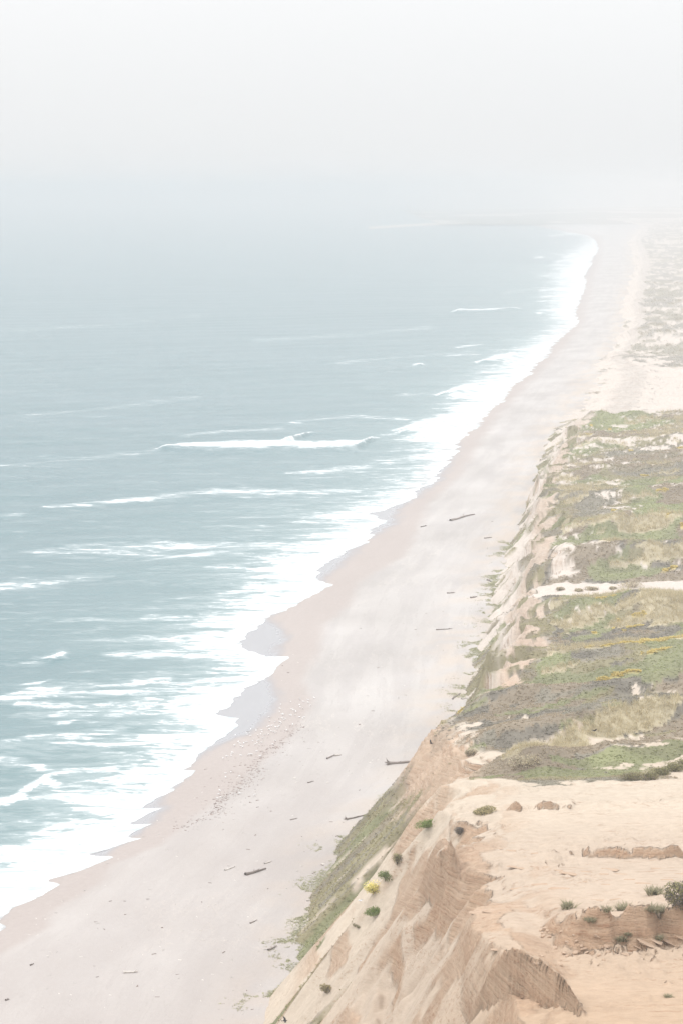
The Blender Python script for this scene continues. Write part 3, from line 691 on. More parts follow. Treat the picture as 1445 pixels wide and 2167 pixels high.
for st_, pts in STREAKS:
    P = sorted([(flat(u, v)[0], flat(u, v)[1], (0.5 if st_ > 1 else 0.72) * (flat(u, v - h)[1] - flat(u, v + h)[1])) for u, v, h in pts])
    px, py, ph_ = map(np.array, zip(*P))
    m = (SX > px[0] - 3) & (SX < px[-1] + 3) & (SY > py.min() - 3 * ph_.max()) & (SY < py.max() + 3 * ph_.max())
    xx = SX[m]; yy = SY[m]
    hw = np.interp(xx, px, ph_); yc = np.interp(xx, px, py)
    d = (yy - yc) / hw
    d = d + (fbm(xx / 7.0, yy / 5.0, 161, 3) - 0.5) * (1.2 if st_ < 1 else 0.7)
    f = st_ * (1 - sstep(0.6 if st_ > 1 else 0.25, 1.35, np.abs(d))) * sstep(-3, 0.0, xx - px[0]) * (1 - sstep(0.0, 3, xx - px[-1]))
    FO[m] = np.maximum(FO[m], f * (0.8 if st_ > 1 else 0.70))
    if st_ > 1.05:      # these are standing, breaking crests
        BUMP[m] = np.maximum(BUMP[m], 2.0 * np.exp(-((d + 0.75) / 0.7) ** 2) * sstep(-3, 4, xx - px[0]) * (1 - sstep(-4, 3, xx - px[-1])))
SZ = SZ + BUMP * np.clip(fadey, .3, 1) * sstep(2, 14, OFF)
# churned foam has some body
SZ = SZ + np.clip(FO, 0, 1) * (fbm(SX / 2.2, SY / 2.2, 163, 3) - 0.4) * 0.35 * sstep(1, 12, OFF)
shal = np.exp(-np.maximum(OFF - Wsol * .6, 0) / (Wlac * 0.8 + 10)) * (SY < 3500)
sea = mesh_np('sea', np.stack([SX, SY, SZ], -1).reshape(-1, 3), grid_faces(*SX.shape)[:, ::-1], M_SEA, smooth=True,
              attrs={'foam': FO.ravel(), 'shallow': shal.ravel(), 'swash': (1 - sstep(0.5, 4.5, OFF / np.clip(SY / 350, .7, 4))).ravel()})
sea['kind'] = 'structure'

# far shore, where the coast bends round to the left in the fog
FS = [(1290, 505), (1230, 484), (1180, 477), (1120, 473), (1040, 473), (960, 475), (880, 478), (820, 482), (780, 484.5)]
vv, k_ = [], 0
for i, (u, v) in enumerate(FS):
    for j, (dv, z) in enumerate(((0.4, -0.5), (0, 0.4), (-0.8, 1.2), (-1.4, 2.0), (-2.0, 3.0), (-2.6, 3.0), (-3.2, 2.0), (-3.6, -2.0))):
        x, y = flat(u, v + dv, 0); vv.append((x, y, z + 0))
vv = np.array(vv)
fs = mesh_np('far_shore', vv, grid_faces(len(FS), 8), M_LAND, smooth=True,
             cols=np.tile(np.array([sand_far * 1.1] * 8), (len(FS), 1)), attrs={'rock': np.zeros(len(vv))})  # sand lightened further, extra fog put into its colour
fs['kind'] = 'structure'
# far hills behind the bend on the right
hx = np.linspace(300, 4200, 90)[None, :]; hy = np.linspace(7200, 12500, 60)[:, None]
HZ = 4 + 26 * fbm(hx / 500, hy / 900, 171, 4) * sstep(7200, 8600, hy) * sstep(500, 1200, hx)
hv = np.stack([hx + 0 * hy, hy + 0 * hx, HZ], -1).reshape(-1, 3)
hl = mesh_np('far_hills', hv, grid_faces(60, 90), M_LAND, smooth=True, cols=np.where((fbm(hv[:, 0] / 300, hv[:, 1] / 500, 173, 3) > .45)[:, None], np.array(PAL['grey']), sand_far), attrs={'rock': np.zeros(len(hv))})
hl['kind'] = 'structure'

# ------------------------------------------------------------------ growth on the ground (nobody could count it)
def tufts(P, size, height, col, nleaf, lean=0.5, width=0.28, curl=0.0, seed=1):
    """leaf blades: one triangle each, spread over a low dome"""
    r = np.random.default_rng(seed)
    n = len(P); m = n * nleaf
    c = np.repeat(P, nleaf, 0); sz = np.repeat(size, nleaf); hh = np.repeat(height, nleaf)
    a = r.uniform(0, 2 * np.pi, m); rad = np.sqrt(r.uniform(0, 1, m))
    b0 = c + np.stack([np.cos(a) * rad * sz * 0.45, np.sin(a) * rad * sz * 0.45, hh * (1 - rad ** 2) * 0.45 - 0.05], -1)
    a2 = a + r.normal(0, 0.8, m)
    L = hh * r.uniform(0.5, 1.1, m); le = lean * r.uniform(0.4, 1.4, m)
    tip = b0 + np.stack([np.cos(a2) * L * le, np.sin(a2) * L * le, L], -1)
    wv = np.stack([-np.sin(a2), np.cos(a2), 0 * a2], -1) * (sz * width * r.uniform(0.6, 1.3, m))[:, None]
    tw = r.uniform(-1, 1, (m, 1)) * 0.5 * np.linalg.norm(wv, axis=1)[:, None] * np.array([[0, 0, 1.0]])
    V = np.stack([b0 - wv - tw, b0 + wv + tw, tip], 1).reshape(-1, 3)
    F = np.arange(m * 3).reshape(-1, 3)
    cl = np.repeat(col, nleaf, 0) * r.uniform(0.86, 1.14, (m, 1))
    return V, F, np.repeat(cl, 3, 0)
def scatter(n, w):
    w = w.ravel(); cs = np.cumsum(w); idx = np.searchsorted(cs, rng.uniform(0, cs[-1], n))
    i, j = np.unravel_index(idx, LX.shape)
    i = np.minimum(i, LX.shape[0] - 2); j = np.minimum(j, LX.shape[1] - 2)
    fu = rng.uniform(0, 1, n); fv = rng.uniform(0, 1, n)
    def bl(A): return (A[i, j] * (1 - fu) + A[i, j + 1] * fu) * (1 - fv) + (A[i + 1, j] * (1 - fu) + A[i + 1, j + 1] * fu) * fv
    return np.stack([bl(LX), bl(LY), bl(LZ)], -1), KIND[i, j], LOWER[i, j]
dxm = np.gradient(LX, axis=1); dym = np.gradient(LY, axis=0)
INV = (LX < 0.1445 * LY * 1.04 * 1.08 + 6) & (LY > 250) & (LY < 2600)
AREA = dxm * dym * INV / np.clip(LY / 330.0, 0.7, 9) ** 1.7
def growth(name, label, cat, kinds, n, size, height, nleaf, lean, width, seed):
    wgt = AREA * COVER * np.isin(KIND, kinds)
    P, K, lo = scatter(n, wgt)
    s = np.clip(P[:, 1] / 420.0, 0.75, 2.6) ** 0.6
    col = lerp(PALA[K], np.array([0.30, 0.275, 0.25]), (0.6 * sstep(1250, 1500, P[:, 1]))[:, None]) * (0.9 + 0.2 * fbm(P[:, 0] / 1.2, P[:, 1] / 1.2, seed, 2)[:, None]) * np.where(K >= 6, np.where(K == 8, 1.75, 1.2), 1.75)[:, None]  # far tufts get the same painted haze paling as their ground
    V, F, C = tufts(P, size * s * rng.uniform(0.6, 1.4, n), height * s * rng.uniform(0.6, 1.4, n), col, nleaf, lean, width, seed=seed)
    o = mesh_np(name, V, F, M_LEAF, cols=C)
    o['kind'] = 'stuff'; tag(o, label, cat)
growth('ice_plant_mat', 'low olive and green mats of growth covering the dunes and lower cliff slopes', 'ground cover', [0, 1, 2], 40000, 0.45, 0.10, 6, 2.0, 0.34, 201)
growth('coastal_scrub', 'grey and brown low scrub covering dune tops above the cliffs', 'scrub', [3, 4, 5, 8], 40000, 0.42, 0.15, 6, 1.5, 0.28, 202)
growth('dune_grass', 'pale straw coloured dune grass in a band across the dunes', 'grass', [6], 9000, 0.6, 0.75, 9, 0.75, 0.055, 203)
growth('yellow_flowers', 'streaks of yellow flowers among the green dune growth', 'flowers', [7], 3500, 0.6, 0.22, 6, 1.3, 0.34, 204)

fy = rng.uniform(300, 720, 30000); fx = xfoot(fy) - np.abs(rng.normal(0, 2.0, 30000)) + 0.6
fm = fbm(fx / 3.5, fy / 4.5, 191, 4) + 0.10 * np.exp(-(xfoot(fy) - fx) / 2.0)
keep = (fm > 0.60) & (fx > xdamp(fy) + 3); fx, fy = fx[keep], fy[keep]
FP = np.stack([fx, fy, np.maximum(beach_z(fx, fy), land_z(fx, fy))], -1)
V, F, C = tufts(FP, rng.uniform(.25, .5, len(fx)), rng.uniform(.06, .14, len(fx)), np.array([0.46, 0.45, 0.30]) * rng.uniform(.85, 1.15, (len(fx), 1)), 5, 1.8, 0.26, seed=205)
o = mesh_np('beach_growth', V, F, M_LEAF, cols=C); o['kind'] = 'stuff'; tag(o, 'pale green sparse growth creeping onto the sand at the slope foot', 'ground cover')

# ------------------------------------------------------------------ bushes and plants
def bush_mesh(w, d, h, nl, ls, palette, seed, under=0.15):
    r = np.random.default_rng(seed)
    # leaves sit on lumpy shells of the crown
    lumps = [(r.uniform(-.3, .3) * w, r.uniform(-.3, .3) * d, r.uniform(.3, .62) * h, r.uniform(.28, .42)) for _ in range(9)]
    P = []
    while len(P) < nl:
        lx, ly, lz, lr = lumps[r.integers(len(lumps))]
        v = r.normal(size=3); v /= np.linalg.norm(v)
        k = r.uniform(.72, 1.05)
        p = np.array([lx + v[0] * lr * w * k, ly + v[1] * lr * d * k, lz + v[2] * lr * h * k])
        if p[2] > under * -h: P.append(np.append(p, v))
    P = np.array(P); c = P[:, :3]; nrm = P[:, 3:]
    n = len(c)
    t = np.cross(nrm, r.normal(size=(n, 3))); t /= np.linalg.norm(t, axis=1)[:, None]
    b = np.cross(nrm, t)
    L = ls * r.uniform(.6, 1.4, (n, 1))
    V = np.stack([c - b * L * .35, c + b * L * .35, c + t * L * .9 + nrm * L * .6, c - t * L * .3 + nrm * L * .25], 1)
    V = V[:, [0, 2, 1, 3]].reshape(-1, 3)
    F = np.arange(n * 4).reshape(-1, 4)
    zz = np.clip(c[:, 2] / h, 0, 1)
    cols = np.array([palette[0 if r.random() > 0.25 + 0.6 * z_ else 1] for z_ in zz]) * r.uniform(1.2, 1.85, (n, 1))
    return V, F, np.repeat(cols, 4, 0)
def stem_mesh(w, d, h, k, seed):
    r = random.Random(seed); V, F = [], []
    for i in range(k):
        a = r.uniform(0, 6.28); tx, ty = math.cos(a) * w * .34, math.sin(a) * d * .34; rad = 0.02 + 0.03 * h
        prev = None
        for s in range(4):
            t = s / 3; cx, cy, cz = tx * t ** 1.4, ty * t ** 1.4, -0.25 + (h * .75 + .25) * t
            rr = rad * (1 - .75 * t); ring = []
            for q in range(5):
                an = q * 1.2566; V.append((cx + math.cos(an) * rr, cy + math.sin(an) * rr, cz)); ring.append(len(V) - 1)
            if prev:
                for q in range(5): F.append((prev[q], prev[(q + 1) % 5], ring[(q + 1) % 5], ring[q]))
            prev = ring
    return np.array(V), np.array(F)
def bush(name, px, w, d, h, label, cat, palette, nl=700, ls=0.16, seed=1, group=None, rz=0.0, sink=0.1, loc=None):
    p = loc or at(*px)
    e = empty(name, (p.x, p.y, p.z - sink), label, cat, group, rz)
    V, F, C = bush_mesh(w, d, h, nl, ls, palette, seed)
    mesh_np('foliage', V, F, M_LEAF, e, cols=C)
    V, F = stem_mesh(w, d, h, 7, seed)
    mesh_np('stem', V, F, M_STEM, e)
    return e
GR, OL, BR, GY, YE = (0.165, 0.195, 0.09), (0.22, 0.205, 0.105), (0.18, 0.15, 0.112), (0.155, 0.138, 0.128), (0.66, 0.58, 0.26)
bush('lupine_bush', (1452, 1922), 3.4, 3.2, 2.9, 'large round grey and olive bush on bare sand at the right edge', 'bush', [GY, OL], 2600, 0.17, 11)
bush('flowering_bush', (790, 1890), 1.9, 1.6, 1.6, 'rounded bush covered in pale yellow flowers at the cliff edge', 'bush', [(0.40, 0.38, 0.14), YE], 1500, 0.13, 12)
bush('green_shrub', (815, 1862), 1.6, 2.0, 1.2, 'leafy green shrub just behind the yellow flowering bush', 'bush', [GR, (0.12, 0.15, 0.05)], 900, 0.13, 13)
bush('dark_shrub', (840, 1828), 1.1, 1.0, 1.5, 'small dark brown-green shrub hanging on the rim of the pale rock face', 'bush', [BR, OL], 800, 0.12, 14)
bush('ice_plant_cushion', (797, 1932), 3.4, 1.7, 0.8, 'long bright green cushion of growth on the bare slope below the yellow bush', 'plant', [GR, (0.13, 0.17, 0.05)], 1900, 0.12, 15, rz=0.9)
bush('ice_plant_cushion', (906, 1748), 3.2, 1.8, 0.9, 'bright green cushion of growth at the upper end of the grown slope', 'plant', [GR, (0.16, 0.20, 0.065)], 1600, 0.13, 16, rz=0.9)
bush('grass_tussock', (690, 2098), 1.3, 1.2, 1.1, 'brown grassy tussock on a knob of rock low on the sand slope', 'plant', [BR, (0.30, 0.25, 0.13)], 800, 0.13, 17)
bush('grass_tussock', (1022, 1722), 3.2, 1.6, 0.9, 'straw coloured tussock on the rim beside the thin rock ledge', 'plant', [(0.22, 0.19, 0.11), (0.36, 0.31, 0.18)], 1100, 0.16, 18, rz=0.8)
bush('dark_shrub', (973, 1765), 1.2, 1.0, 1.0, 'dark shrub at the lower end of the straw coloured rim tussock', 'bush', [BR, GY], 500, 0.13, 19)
for i, (u, v, w, h, lab) in enumerate([(1335, 1652, 3.2, 1.5, 'leftmost dark bush of the row where bare sand meets the dunes'), (1368, 1650, 2.4, 1.3, 'brown bush second from the left in the row at the sand edge'),
                                        (1398, 1640, 2.2, 1.2, 'olive bush in the middle of the row at the sand edge'), (1426, 1632, 2.6, 1.4, 'dark green bush near the right end of the row at the sand edge'), (1450, 1622, 2.6, 1.3, 'olive bush cut by the right edge in the row at the sand edge')]):
    bush('dune_bush', (u, v), w, 1.7, h, lab, 'bush', [(0.21, 0.175, 0.13) if i < 2 else (0.18, 0.165, 0.10), OL], 900, 0.16, 30 + i, 'bushes along the edge of the bare sand')
MOUND = [(1110, 1618, 5.2, 1.5, 'grey-brown rounded mound of scrub on the sand strip above the cliff tip'), (1185, 1249, 1.9, 0.9, 'leftmost small mound of scrub on the sand path between the hills'),
         (1225, 1252, 2.3, 0.9, 'small mound of scrub near the middle of the sand path'), (1250, 1249, 2.8, 1.1, 'brown mound of scrub in the middle of the sand path'), (1296, 1247, 1.6, 0.8, 'tiny mound of scrub left of the largest mound on the sand path'),
         (1337, 1244, 6.0, 1.7, 'largest mound of scrub on the sand path between the hills'), (993, 1596, 1.6, 0.9, 'small dark mound of scrub on sand just behind the cliff tip')]
for i, (u, v, w, h, lab) in enumerate(MOUND):
    bush('scrub_mound', (u, v), w, w * .8, h, lab, 'bush', [(0.34, 0.29, 0.225), (0.38, 0.335, 0.245)], 900, 0.2, 50 + i, 'scrub mounds standing on open sand')
SMALL = [(1388, 1888, 1.2, 'spiky green plant on the sand left of the large round bush'), (1376, 1922, 0.9, 'upright green plant just above the rubbly scarp'), (1401, 1925, 1.0, 'dark green plant between the upright one and the large bush'),
         (1203, 1915, 1.0, 'flat grey-green plant at the left part of the scarp top'), (1247, 1943, 0.7, 'small dark tuft on the scarp top'), (1318, 1920, 1.0, 'green tuft at the rim of the rubbly scarp'), (1283, 1922, 0.7, 'brown tuft on sand left of the scarp rim plants'),
         (1311, 1985, 0.8, 'dark tuft low on the face of the scarp'), (1327, 1972, 0.5, 'faint grey tuft beside the dark one on the scarp face'), (1389, 1982, 0.7, 'grey tuft growing among the tilted slabs'), (1413, 2104, 0.45, 'tiny lone tuft on the smooth sand at the lower right'),
         (760, 1957, 0.5, 'tiny dark tuft on the bare slope below the green cushion'), (752, 1953, 0.5, 'tiny brown tuft beside the other one on the bare slope')]
for i, (u, v, s, lab) in enumerate(SMALL):
    p = at(u, v + 6)
    e = empty('sand_plant', (p.x, p.y, p.z - .03), lab, 'plant', 'small plants on the bare sand')
    n = 26
    pts = np.zeros((5, 3)); pts[:, 0] = np.random.default_rng(i).uniform(-.4, .4, 5) * s; pts[:, 1] = np.random.default_rng(i + 50).uniform(-.3, .3, 5) * s
    V, F, C = tufts(pts, np.full(5, s * .6), np.full(5, s * .55), np.tile(np.array([(0.36, 0.33, 0.225)]), (5, 1)), n, 1.3, 0.12, seed=300 + i)
    mesh_np('leaves', V, F, M_LEAF, e, cols=C)

# ------------------------------------------------------------------ loose sandstone blocks at the scarp
def rock_mesh(seed):
    r = np.random.default_rng(seed)
    import bmesh
    bm = bmesh.new(); bmesh.ops.create_icosphere(bm, subdivisions=2, radius=0.5)
    for v in bm.verts:
        c = np.array(v.co); c = np.sign(c) * np.abs(c) ** 0.6 * 0.55
        n = vnoise(np.array([c[0] * 4 + seed]), np.array([c[1] * 4]), seed, np.array([c[2] * 4]))[0]
        v.co = Vector(c * (0.75 + 0.5 * n) * np.array([1.0, .8, .55]))
    me = bpy.data.meshes.new('sandstone_block'); bm.to_mesh(me); bm.free(); me.materials.append(M_ROCK)
    return me
RM = [rock_mesh(s) for s in range(5)]
for i in range(34):
    u = rng.uniform(1130, 1300); v = rng.uniform(1965, 2045)
    p = at(u, v); s = rng.uniform(.25, .75)
    o = bpy.data.objects.new('sandstone_block', RM[i % 5]); COL.objects.link(o)
    o.location = (p.x, p.y, p.z + .06 * s); o.scale = (s, s, s * .9); o.rotation_euler = (rng.uniform(-.3, .3), rng.uniform(-.3, .3), rng.uniform(0, 6.28))
    tag(o, 'orange-brown sandstone lump fallen below the rubbly scarp', 'rock', 'sandstone lumps below the scarp')

# thin hard beds of sandstone that show through the bare sand
SPOT = [(1150, 1835), (1230, 1845), (1290, 1840), (1390, 1838), (1330, 1862), (1240, 1866), (1280, 1872), (1360, 1870), (1410, 1862), (1140, 1872), (1180, 1880), (1095, 1880), (1040, 1928), (1065, 1930), (1010, 1932), (985, 1944),
        (1262, 1905), (1300, 1903), (1080, 1800), (1055, 1796), (1130, 1806), (1020, 1840), (1090, 1835), (1000, 1880), (960, 1900), (930, 1935), (1350, 2005), (1370, 1998), (1395, 2003), (1420, 1996), (1330, 2022), (1385, 1990), (1440, 1985),
        (975, 2010), (930, 2075), (960, 2060), (900, 2095), (870, 2115), (1010, 2035), (1050, 2010), (840, 1990), (820, 2010), (1270, 1850), (1200, 1848), (1420, 1880), (1440, 1850), (1180, 1842), (1310, 1850)]
for i, (u, v) in enumerate([q for q in SPOT if q[0] > 1000 and q[1] < 2030]):
    p = at(u, v); s = rng.uniform(1.0, 2.6)
    o = bpy.data.objects.new('flat_rock', RM[i % 5]); COL.objects.link(o)
    tilt = 0.35 if v > 1980 and u > 1300 else 0.0
    o.location = (p.x, p.y, p.z - .01); o.scale = (s, s * .5, .26 * rng.uniform(.7, 1.3)); o.rotation_euler = (rng.uniform(0.0, .15), rng.uniform(-.08, .08) + tilt, rng.uniform(-.35, .15))
    tag(o, 'thin flat sandstone rock showing at the surface of the bare sand', 'rock', 'thin slabs showing through the bare sand')

# ------------------------------------------------------------------ driftwood on the beach
def log_mesh(L, r0, seed, root=False):
    r = random.Random(seed); V, F = [], []
    def tube(pts, rads, k=7):
        prev = None; st = len(V)
        for (p, rr) in zip(pts, rads):
            ring = []
            for q in range(k):
                a = q * 2 * math.pi / k; j = 1 + r.uniform(-.15, .15)
                V.append((p[0], p[1] + math.cos(a) * rr * j, p[2] + math.sin(a) * rr * j)); ring.append(len(V) - 1)
            if prev:
                for q in range(k): F.append((prev[q], prev[(q + 1) % k], ring[(q + 1) % k], ring[q]))
            else: F.append(tuple(ring[::-1][:4])); F.append((ring[0], ring[4 % k], ring[5 % k], ring[6 % k]))
            prev = ring
        F.append(tuple(prev[:4])); F.append((prev[0], prev[3], prev[4], prev[6 % k]))
    n = 9; b1, b2 = r.uniform(-.05, .05) * L, r.uniform(-.03, .03) * L
    pts = [(-L / 2 + L * i / (n - 1), b1 * math.sin(3.0 * i / (n - 1)) + b2 * math.sin(7.0 * i / (n - 1)), r0 * .55 + .12 * r0 * math.sin(2.0 * i)) for i in range(n)]
    tube(pts, [r0 * (1.15 if i == 0 else 1.0 - .6 * i / (n - 1)) for i in range(n)])
    for _ in range(2):
        i = r.randint(2, n - 3); p = pts[i]; s = r.choice((-1, 1)); l = r.uniform(.08, .16) * L
        tube([p, (p[0] + l * .5, p[1] + s * l * .4, p[2] + r0 * .8), (p[0] + l, p[1] + s * l * .7, p[2] + r0 * 1.5)], [r0 * .4, r0 * .28, r0 * .12])
    RV, RF = [], []
    if root:
        keepV, keepF = V[:], F[:]; V.clear(); F.clear(); p = pts[0]
        for q in range(9):
            a = q * .7; l = r.uniform(2.2, 4.2) * r0
            z1 = max(p[2] + math.sin(a) * l, 0.02)
            tube([(p[0] + .2, p[1], p[2]), (p[0] - l * .25, p[1] + math.cos(a) * l * .5, (p[2] + z1) / 2), (p[0] - l * r.uniform(.2, .6), p[1] + math.cos(a) * l, z1)], [r0 * .8, r0 * .5, r0 * .12])
        RV, RF = V[:], F[:]; V[:] = keepV; F[:] = keepF
    return np.array(V), np.array(F), np.array(RV), np.array(RF)
LOGS = [  # u0, v0, u1, v1, radius, material, root end, label
    (822, 1620, 892, 1616, 0.30, M_WOOD, True, 'long grey driftwood trunk with splayed root end beside the cliff tip'),
    (733, 1739, 782, 1728, 0.16, M_WOODD, True, 'thin dark driftwood trunk with root end at the foot of the grown slope'),
    (846, 1647, 868, 1637, 0.13, M_WOOD, False, 'slanting grey driftwood branch right below the long trunk by the cliff'),
    (520, 1853, 563, 1841, 0.26, M_WOODD, False, 'dark driftwood log lying on the open beach at lower centre'),
    (476, 1841, 498, 1833, 0.14, M_WOODP, False, 'pale driftwood branch up and left of the dark log on the open beach'),
    (262, 2056, 292, 2055, 0.20, M_WOODP, False, 'bleached driftwood log with a dark end at lower left of the beach'),
    (568, 2016, 586, 2008, 0.17, M_WOOD, False, 'grey driftwood piece close to the tip of the lowest green tongue'),
    (952, 1101, 1002, 1090, 0.42, M_WOOD, False, 'long grey driftwood log on the pale beach far below the second cliff'),
    (1024, 1142, 1040, 1141, 0.2, M_WOODD, False, 'short dark driftwood piece right of and below the long far log'),
    (692, 1602, 712, 1594, 0.16, M_WOOD, False, 'bent grey driftwood branch in mid beach left of the cliff tip'),
    (708, 1596, 722, 1595, 0.22, M_WOODP, False, 'bleached white driftwood lump at the end of the bent branch in mid beach'),
    (945, 1257, 962, 1256, 0.18, M_WOODD, False, 'dark driftwood stick on the beach left of the sand path mouth'),
    (922, 1334, 956, 1332, 0.16, M_WOODD, False, 'broken dark driftwood sticks on the beach left of the second cliff'),
    (1030, 1230, 1038, 1234, 0.25, M_WOODD, False, 'dark forked driftwood chunk at the foot of the third cliff'),
    (995, 1269, 1008, 1267, 0.25, M_WOOD, False, 'grey driftwood chunk among pale litter left of the sand path mouth'),
    (890, 1111, 902, 1109, 0.2, M_WOODD, False, 'dark driftwood stick left of the long far log'),
    (652, 1654, 664, 1651, 0.12, M_WOODD, False, 'small dark driftwood piece in the middle of the beach'),
    (957, 1484, 975, 1470, 0.16, M_WOOD, False, 'slanting driftwood branch at the foot of the green fan'),
    (975, 1484, 990, 1482, 0.2, M_WOODP, False, 'pale driftwood chunk just right of the slanting branch at the green fan'),
    (615, 1735, 630, 1732, 0.1, M_WOOD, False, 'short driftwood stick in the lower middle of the beach'),
    (560, 1830, 575, 1825, 0.14, M_WOODP, False, 'bleached branch just above the dark log on the open beach'),
    (65, 2027, 72, 2024, 0.12, M_WOODD, False, 'tiny dark wood piece on the left of the lower beach'),
    (12, 2102, 20, 2100, 0.14, M_WOODD, False, 'tiny dark wood piece near the lower left corner'),
    (530, 1958, 545, 1951, 0.1, M_WOOD, False, 'pale grey stick on the lower beach left of the green tongues'),
    (650, 1912, 664, 1908, 0.1, M_WOODP, False, 'pale stick at the edge of the grown slope'),
]
for i, (u0, v0, u1, v1, r0, mt, rt, lab) in enumerate(LOGS):
    a, b = [Vector((*flat(*q, 2.4), 2.4)) for q in ((u0, v0), (u1, v1))]; d = b - a; L = math.hypot(d.x, d.y)
    L = max(L, 0.6); mid = (a + b) / 2
    za, zb_, zc = [float(beach_z(np.array([q.x]), np.array([q.y]))[0]) for q in (a, b, mid)]; d.z = zb_ - za
    V, F, RV, RF = log_mesh(L, r0, 400 + i, rt)
    rz = math.atan2(d.y, d.x); pit = -math.asin(max(-.3, min(.3, d.z / L)))
    if rt:
        e = empty('driftwood_log', (mid.x, mid.y, zc + .02), lab, 'driftwood')
        mesh_np('trunk', V, F, mt, e, smooth=True); mesh_np('root_wad', RV, RF, M_WOODD, e, smooth=True)
    else:
        e = tag(mesh_np('driftwood_log', V, F, mt, smooth=True), lab, 'driftwood'); e.location = (mid.x, mid.y, zc + .02)
    e.rotation_euler = (0, pit, rz)
# scattered small litter: sticks, shell and stones
def litter(n, us, vs, col, size, name, label, cat, seed, line=None):
    r = np.random.default_rng(seed); P = []
    while len(P) < n:
        if line is not None:
            k = r.integers(len(line) - 1); t = r.random(); u = line[k][0] * (1 - t) + line[k + 1][0] * t + r.normal(0, us); v = line[k][1] * (1 - t) + line[k + 1][1] * t + r.normal(0, vs)
        else: u = r.uniform(*us); v = r.uniform(*vs)
        x, y = flat(u, v, 2.0)
        d = x - xws(np.array([y]))[0]
        if d < 3 or x > xfoot(np.array([y]))[0] - .5: continue
        P.append((x, y, float(beach_z(np.array([x]), np.array([y]))[0])))
    P = np.array(P); a = r.uniform(0, 3.14, n); L = size * r.uniform(.4, 1.8, n); w = size * r.uniform(.12, .3, n); h = size * r.uniform(.1, .3, n)
    ca_, sa_ = np.cos(a), np.sin(a); V = []
    for sx, sy_, z in ((-1, -1, 0), (1, -1, 0), (1, 1, 0), (-1, 1, 0), (-.8, -.5, 1), (.8, -.5, 1), (.7, .5, 1), (-.8, .5, 1)):
        V.append(np.stack([P[:, 0] + ca_ * sx * L / 2 - sa_ * sy_ * w / 2, P[:, 1] + sa_ * sx * L / 2 + ca_ * sy_ * w / 2, P[:, 2] - .03 + z * h], -1))
    V = np.stack(V, 1).reshape(-1, 3)
    f = np.array([(4, 5, 6, 7), (0, 1, 5, 4), (1, 2, 6, 5), (2, 3, 7, 6), (3, 0, 4, 7)])
    F = (np.arange(n)[:, None, None] * 8 + f[None]).reshape(-1, 4)
    C = np.repeat(np.array(col) * r.uniform(.6, 1.3, (n, 1)), 8, 0)
    o = mesh_np(name, V, F, M_BITS, cols=C); o['kind'] = 'stuff'; tag(o, label, cat)
litter(260, (60, 1000), (1320, 2167), (0.56, 0.53, 0.50), 0.42, 'shell_litter', 'pale sticks and shell litter strewn over the dry beach', 'litter', 501)
litter(80, (200, 1050), (1080, 2167), (0.22, 0.18, 0.16), 0.5, 'wood_litter', 'small dark sticks strewn over the dry beach', 'litter', 502)
litter(420, 9, 6, (0.24, 0.185, 0.165), 0.4, 'seaweed_wrack', 'dark line of seaweed wrack along the damp sand', 'seaweed', 503, [(640, 1530), (600, 1560), (545, 1600), (540, 1640), (500, 1665), (465, 1690), (455, 1715), (380, 1745)])
litter(260, 30, 16, (0.26, 0.20, 0.175), 0.35, 'seaweed_scraps', 'thin brown seaweed scraps above the wrack line', 'seaweed', 504, [(600, 1560), (545, 1610), (500, 1665), (440, 1720)])

# ------------------------------------------------------------------ birds
def loft(stations, k=8):
    V, F = [], []
    for (x, z, ry, rz_) in stations:
        for q in range(k):
            a = q * 2 * math.pi / k; V.append((x, math.cos(a) * ry, z + math.sin(a) * rz_))
    for s in range(len(stations) - 1):
        for q in range(k): F.append((s * k + q, s * k + (q + 1) % k, (s + 1) * k + (q + 1) % k, (s + 1) * k + q))
    return np.array(V), np.array(F)
def wing_mesh(span, chord, up, side):
    V, F = [], []
    n = 7
    for i in range(n):
        t = i / (n - 1); y = side * (0.05 + span * t); z = up * span * (t if t < .5 else .5 + (t - .5) * .55)
        sweep = -chord * (.9 * max(t - .45, 0)) + chord * .25 * math.sin(min(t / .45, 1) * 1.57)
        c = chord * (1 - .15 * t) * (1 - .55 * max(t - .6, 0) / .4)
        V += [(sweep + c * .45, y, z), (sweep, y, z + .025), (sweep - c * .55, y, z), (sweep, y, z - .012)]
    for i in range(n - 1):
        for q in range(4): F.append((i * 4 + q, i * 4 + (q + 1) % 4, i * 4 + 4 + (q + 1) % 4, i * 4 + 4 + q))
    F.append((0, 1, 2, 3)); F.append(((n - 1) * 4 + 3, (n - 1) * 4 + 2, (n - 1) * 4 + 1, (n - 1) * 4))
    return np.array(V), np.array(F)
def flying_bird(loc, rz, label, up, roll, body, wingm, sc=1.0, cat='bird'):
    e = empty('flying_bird', loc, label, cat, None, rz); e.rotation_euler = (roll, 0, rz); e.scale = (sc, sc, sc)
    V, F = loft([(.36, .02, .002, .002), (.29, .03, .02, .02), (.25, .035, .045, .045), (.19, .03, .05, .055), (.1, 0, .085, .085), (-.03, -.01, .09, .085), (-.16, 0, .055, .05), (-.22, .0, .05, .02), (-.38, .0, .085, .01), (-.42, 0, .05, .004)])
    mesh_np('body', V, F, body, e, smooth=True)
    for s in (-1, 1):
        V, F = wing_mesh(.62, .26, up, s); mesh_np('wing', V, F, wingm, e)
    return e
def sky_pt(u, v, y):
    dx, dy, dz = ray(u, v); t = y / dy; return (dx * t, y, CAM_H + dz * t)
flying_bird(sky_pt(912, 1573, 352), R(200), 'black bird with raised wings just off the cliff tip', 0.75, R(-12), M_BLACK, M_BLACK, 0.95)
flying_bird(sky_pt(1257, 1546, 285), R(20), 'black bird gliding in front of the pale dune grass', 0.28, R(-18), M_BLACK, M_BLACK, 1.0)
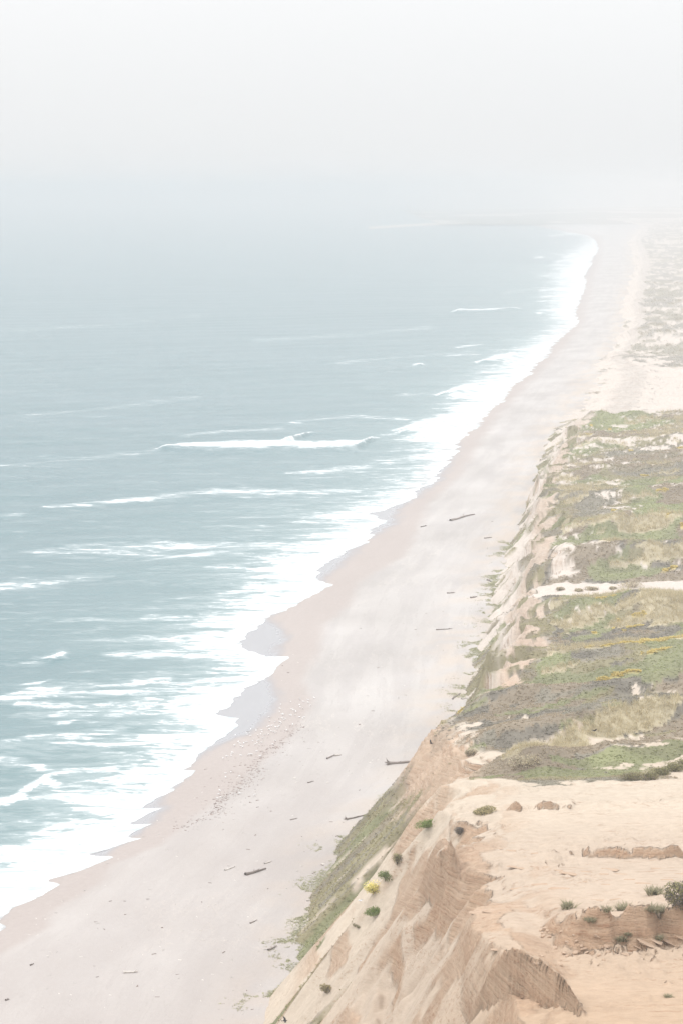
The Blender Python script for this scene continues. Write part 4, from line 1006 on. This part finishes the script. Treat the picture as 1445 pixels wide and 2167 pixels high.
flying_bird(sky_pt(762, 1906, 262), R(160), 'white gull gliding in front of the grown slope below the yellow bush', 0.2, R(10), M_WHITE, M_GREYF, 0.9)
flying_bird(sky_pt(603, 2160, 240), R(10), 'black bird low over the sand slope at the bottom edge', 0.3, R(14), M_BLACK, M_BLACK, 0.9)
gV, gF = loft([(.30, .30, .004, .004), (.25, .305, .016, .016), (.22, .31, .04, .042), (.17, .29, .045, .05), (.12, .23, .075, .08), (.02, .19, .1, .1), (-.1, .19, .085, .085), (-.22, .2, .045, .04), (-.33, .205, .015, .012)])
g0 = mesh_np('gull', gV, gF, M_WHITE, smooth=True)
lV, lF = [], []
for s in (-.04, .04):
    st = len(lV); lV += [(.0, s - .008, 0), (.016, s, 0), (0, s + .008, 0), (.0, s - .008, .13), (.016, s, .13), (0, s + .008, .13)]
    lF += [(st, st + 1, st + 4, st + 3), (st + 1, st + 2, st + 5, st + 4), (st + 2, st, st + 3, st + 5)]
mesh_np('leg', np.array(lV[:6]), np.array(lF[:3]), M_STEM, g0); mesh_np('leg', np.array(lV[6:]), np.array([[a - 6 for a in f] for f in lF[3:]]), M_STEM, g0)
GL = []
gr = np.random.default_rng(9)
while len(GL) < 110:
    t = gr.random() ** 0.8
    u = 655 - 145 * t + gr.normal(0, 16); v = 1490 + 95 * t + gr.normal(0, 13)
    if gr.random() < .12: u, v = gr.uniform(430, 560), gr.uniform(1570, 1700); u = max(u, 990 - v / 3.2 + 0)
    GL.append((u, v))
for i, (u, v) in enumerate(GL):
    x, y = flat(u, v, 0.9)
    z = float(beach_z(np.array([x]), np.array([y]))[0])
    o = g0 if i == 0 else copy_tree(g0)
    o.location = (x, y, z); o.rotation_euler = (0, 0, gr.uniform(0, 6.28)); k = gr.uniform(.85, 1.15); o.scale = (k, k, k)
    tag(o, 'white gull resting in the flock on damp sand by the surf', 'gull', 'gulls resting on the damp sand')

# ------------------------------------------------------------------ sea fog
import bmesh
bm = bmesh.new(); bmesh.ops.create_cube(bm, size=1.0)
x0, x1, y0, y1, z0, z1 = -21000, 9000, -400, 17000, -3.2, 138
for v in bm.verts:
    v.co = ((x0 if v.co.x < 0 else x1), (y0 if v.co.y < 0 else y1), (z0 if v.co.z < 0 else z1))
hm = bpy.data.meshes.new('haze'); bm.to_mesh(hm); bm.free()
hz = bpy.data.objects.new('haze', hm); COL.objects.link(hz); hz['kind'] = 'stuff'
tag(hz, 'pale sea fog lying over the water and beach', 'fog')
mv = bpy.data.materials.new('sea_fog'); mv.use_nodes = True; nt = mv.node_tree; nt.nodes.clear()
o_ = nt.nodes.new('ShaderNodeOutputMaterial'); pv = nt.nodes.new('ShaderNodeVolumePrincipled')
pv.inputs['Color'].default_value = (0.715, 0.722, 0.735, 1); pv.inputs['Density'].default_value = 0.00028
pv.inputs['Density Attribute'].default_value = ''; pv.inputs['Anisotropy'].default_value = 0.0
nt.links.new(pv.outputs[0], o_.inputs['Volume'])
hm.materials.append(mv)
print('tris', sum(sum(len(p.vertices) - 2 for p in o.data.polygons) if len(o.data.polygons) < 5000 else len(o.data.polygons) * (len(o.data.polygons[0].vertices) - 2) for o in COL.objects if o.type == 'MESH'))
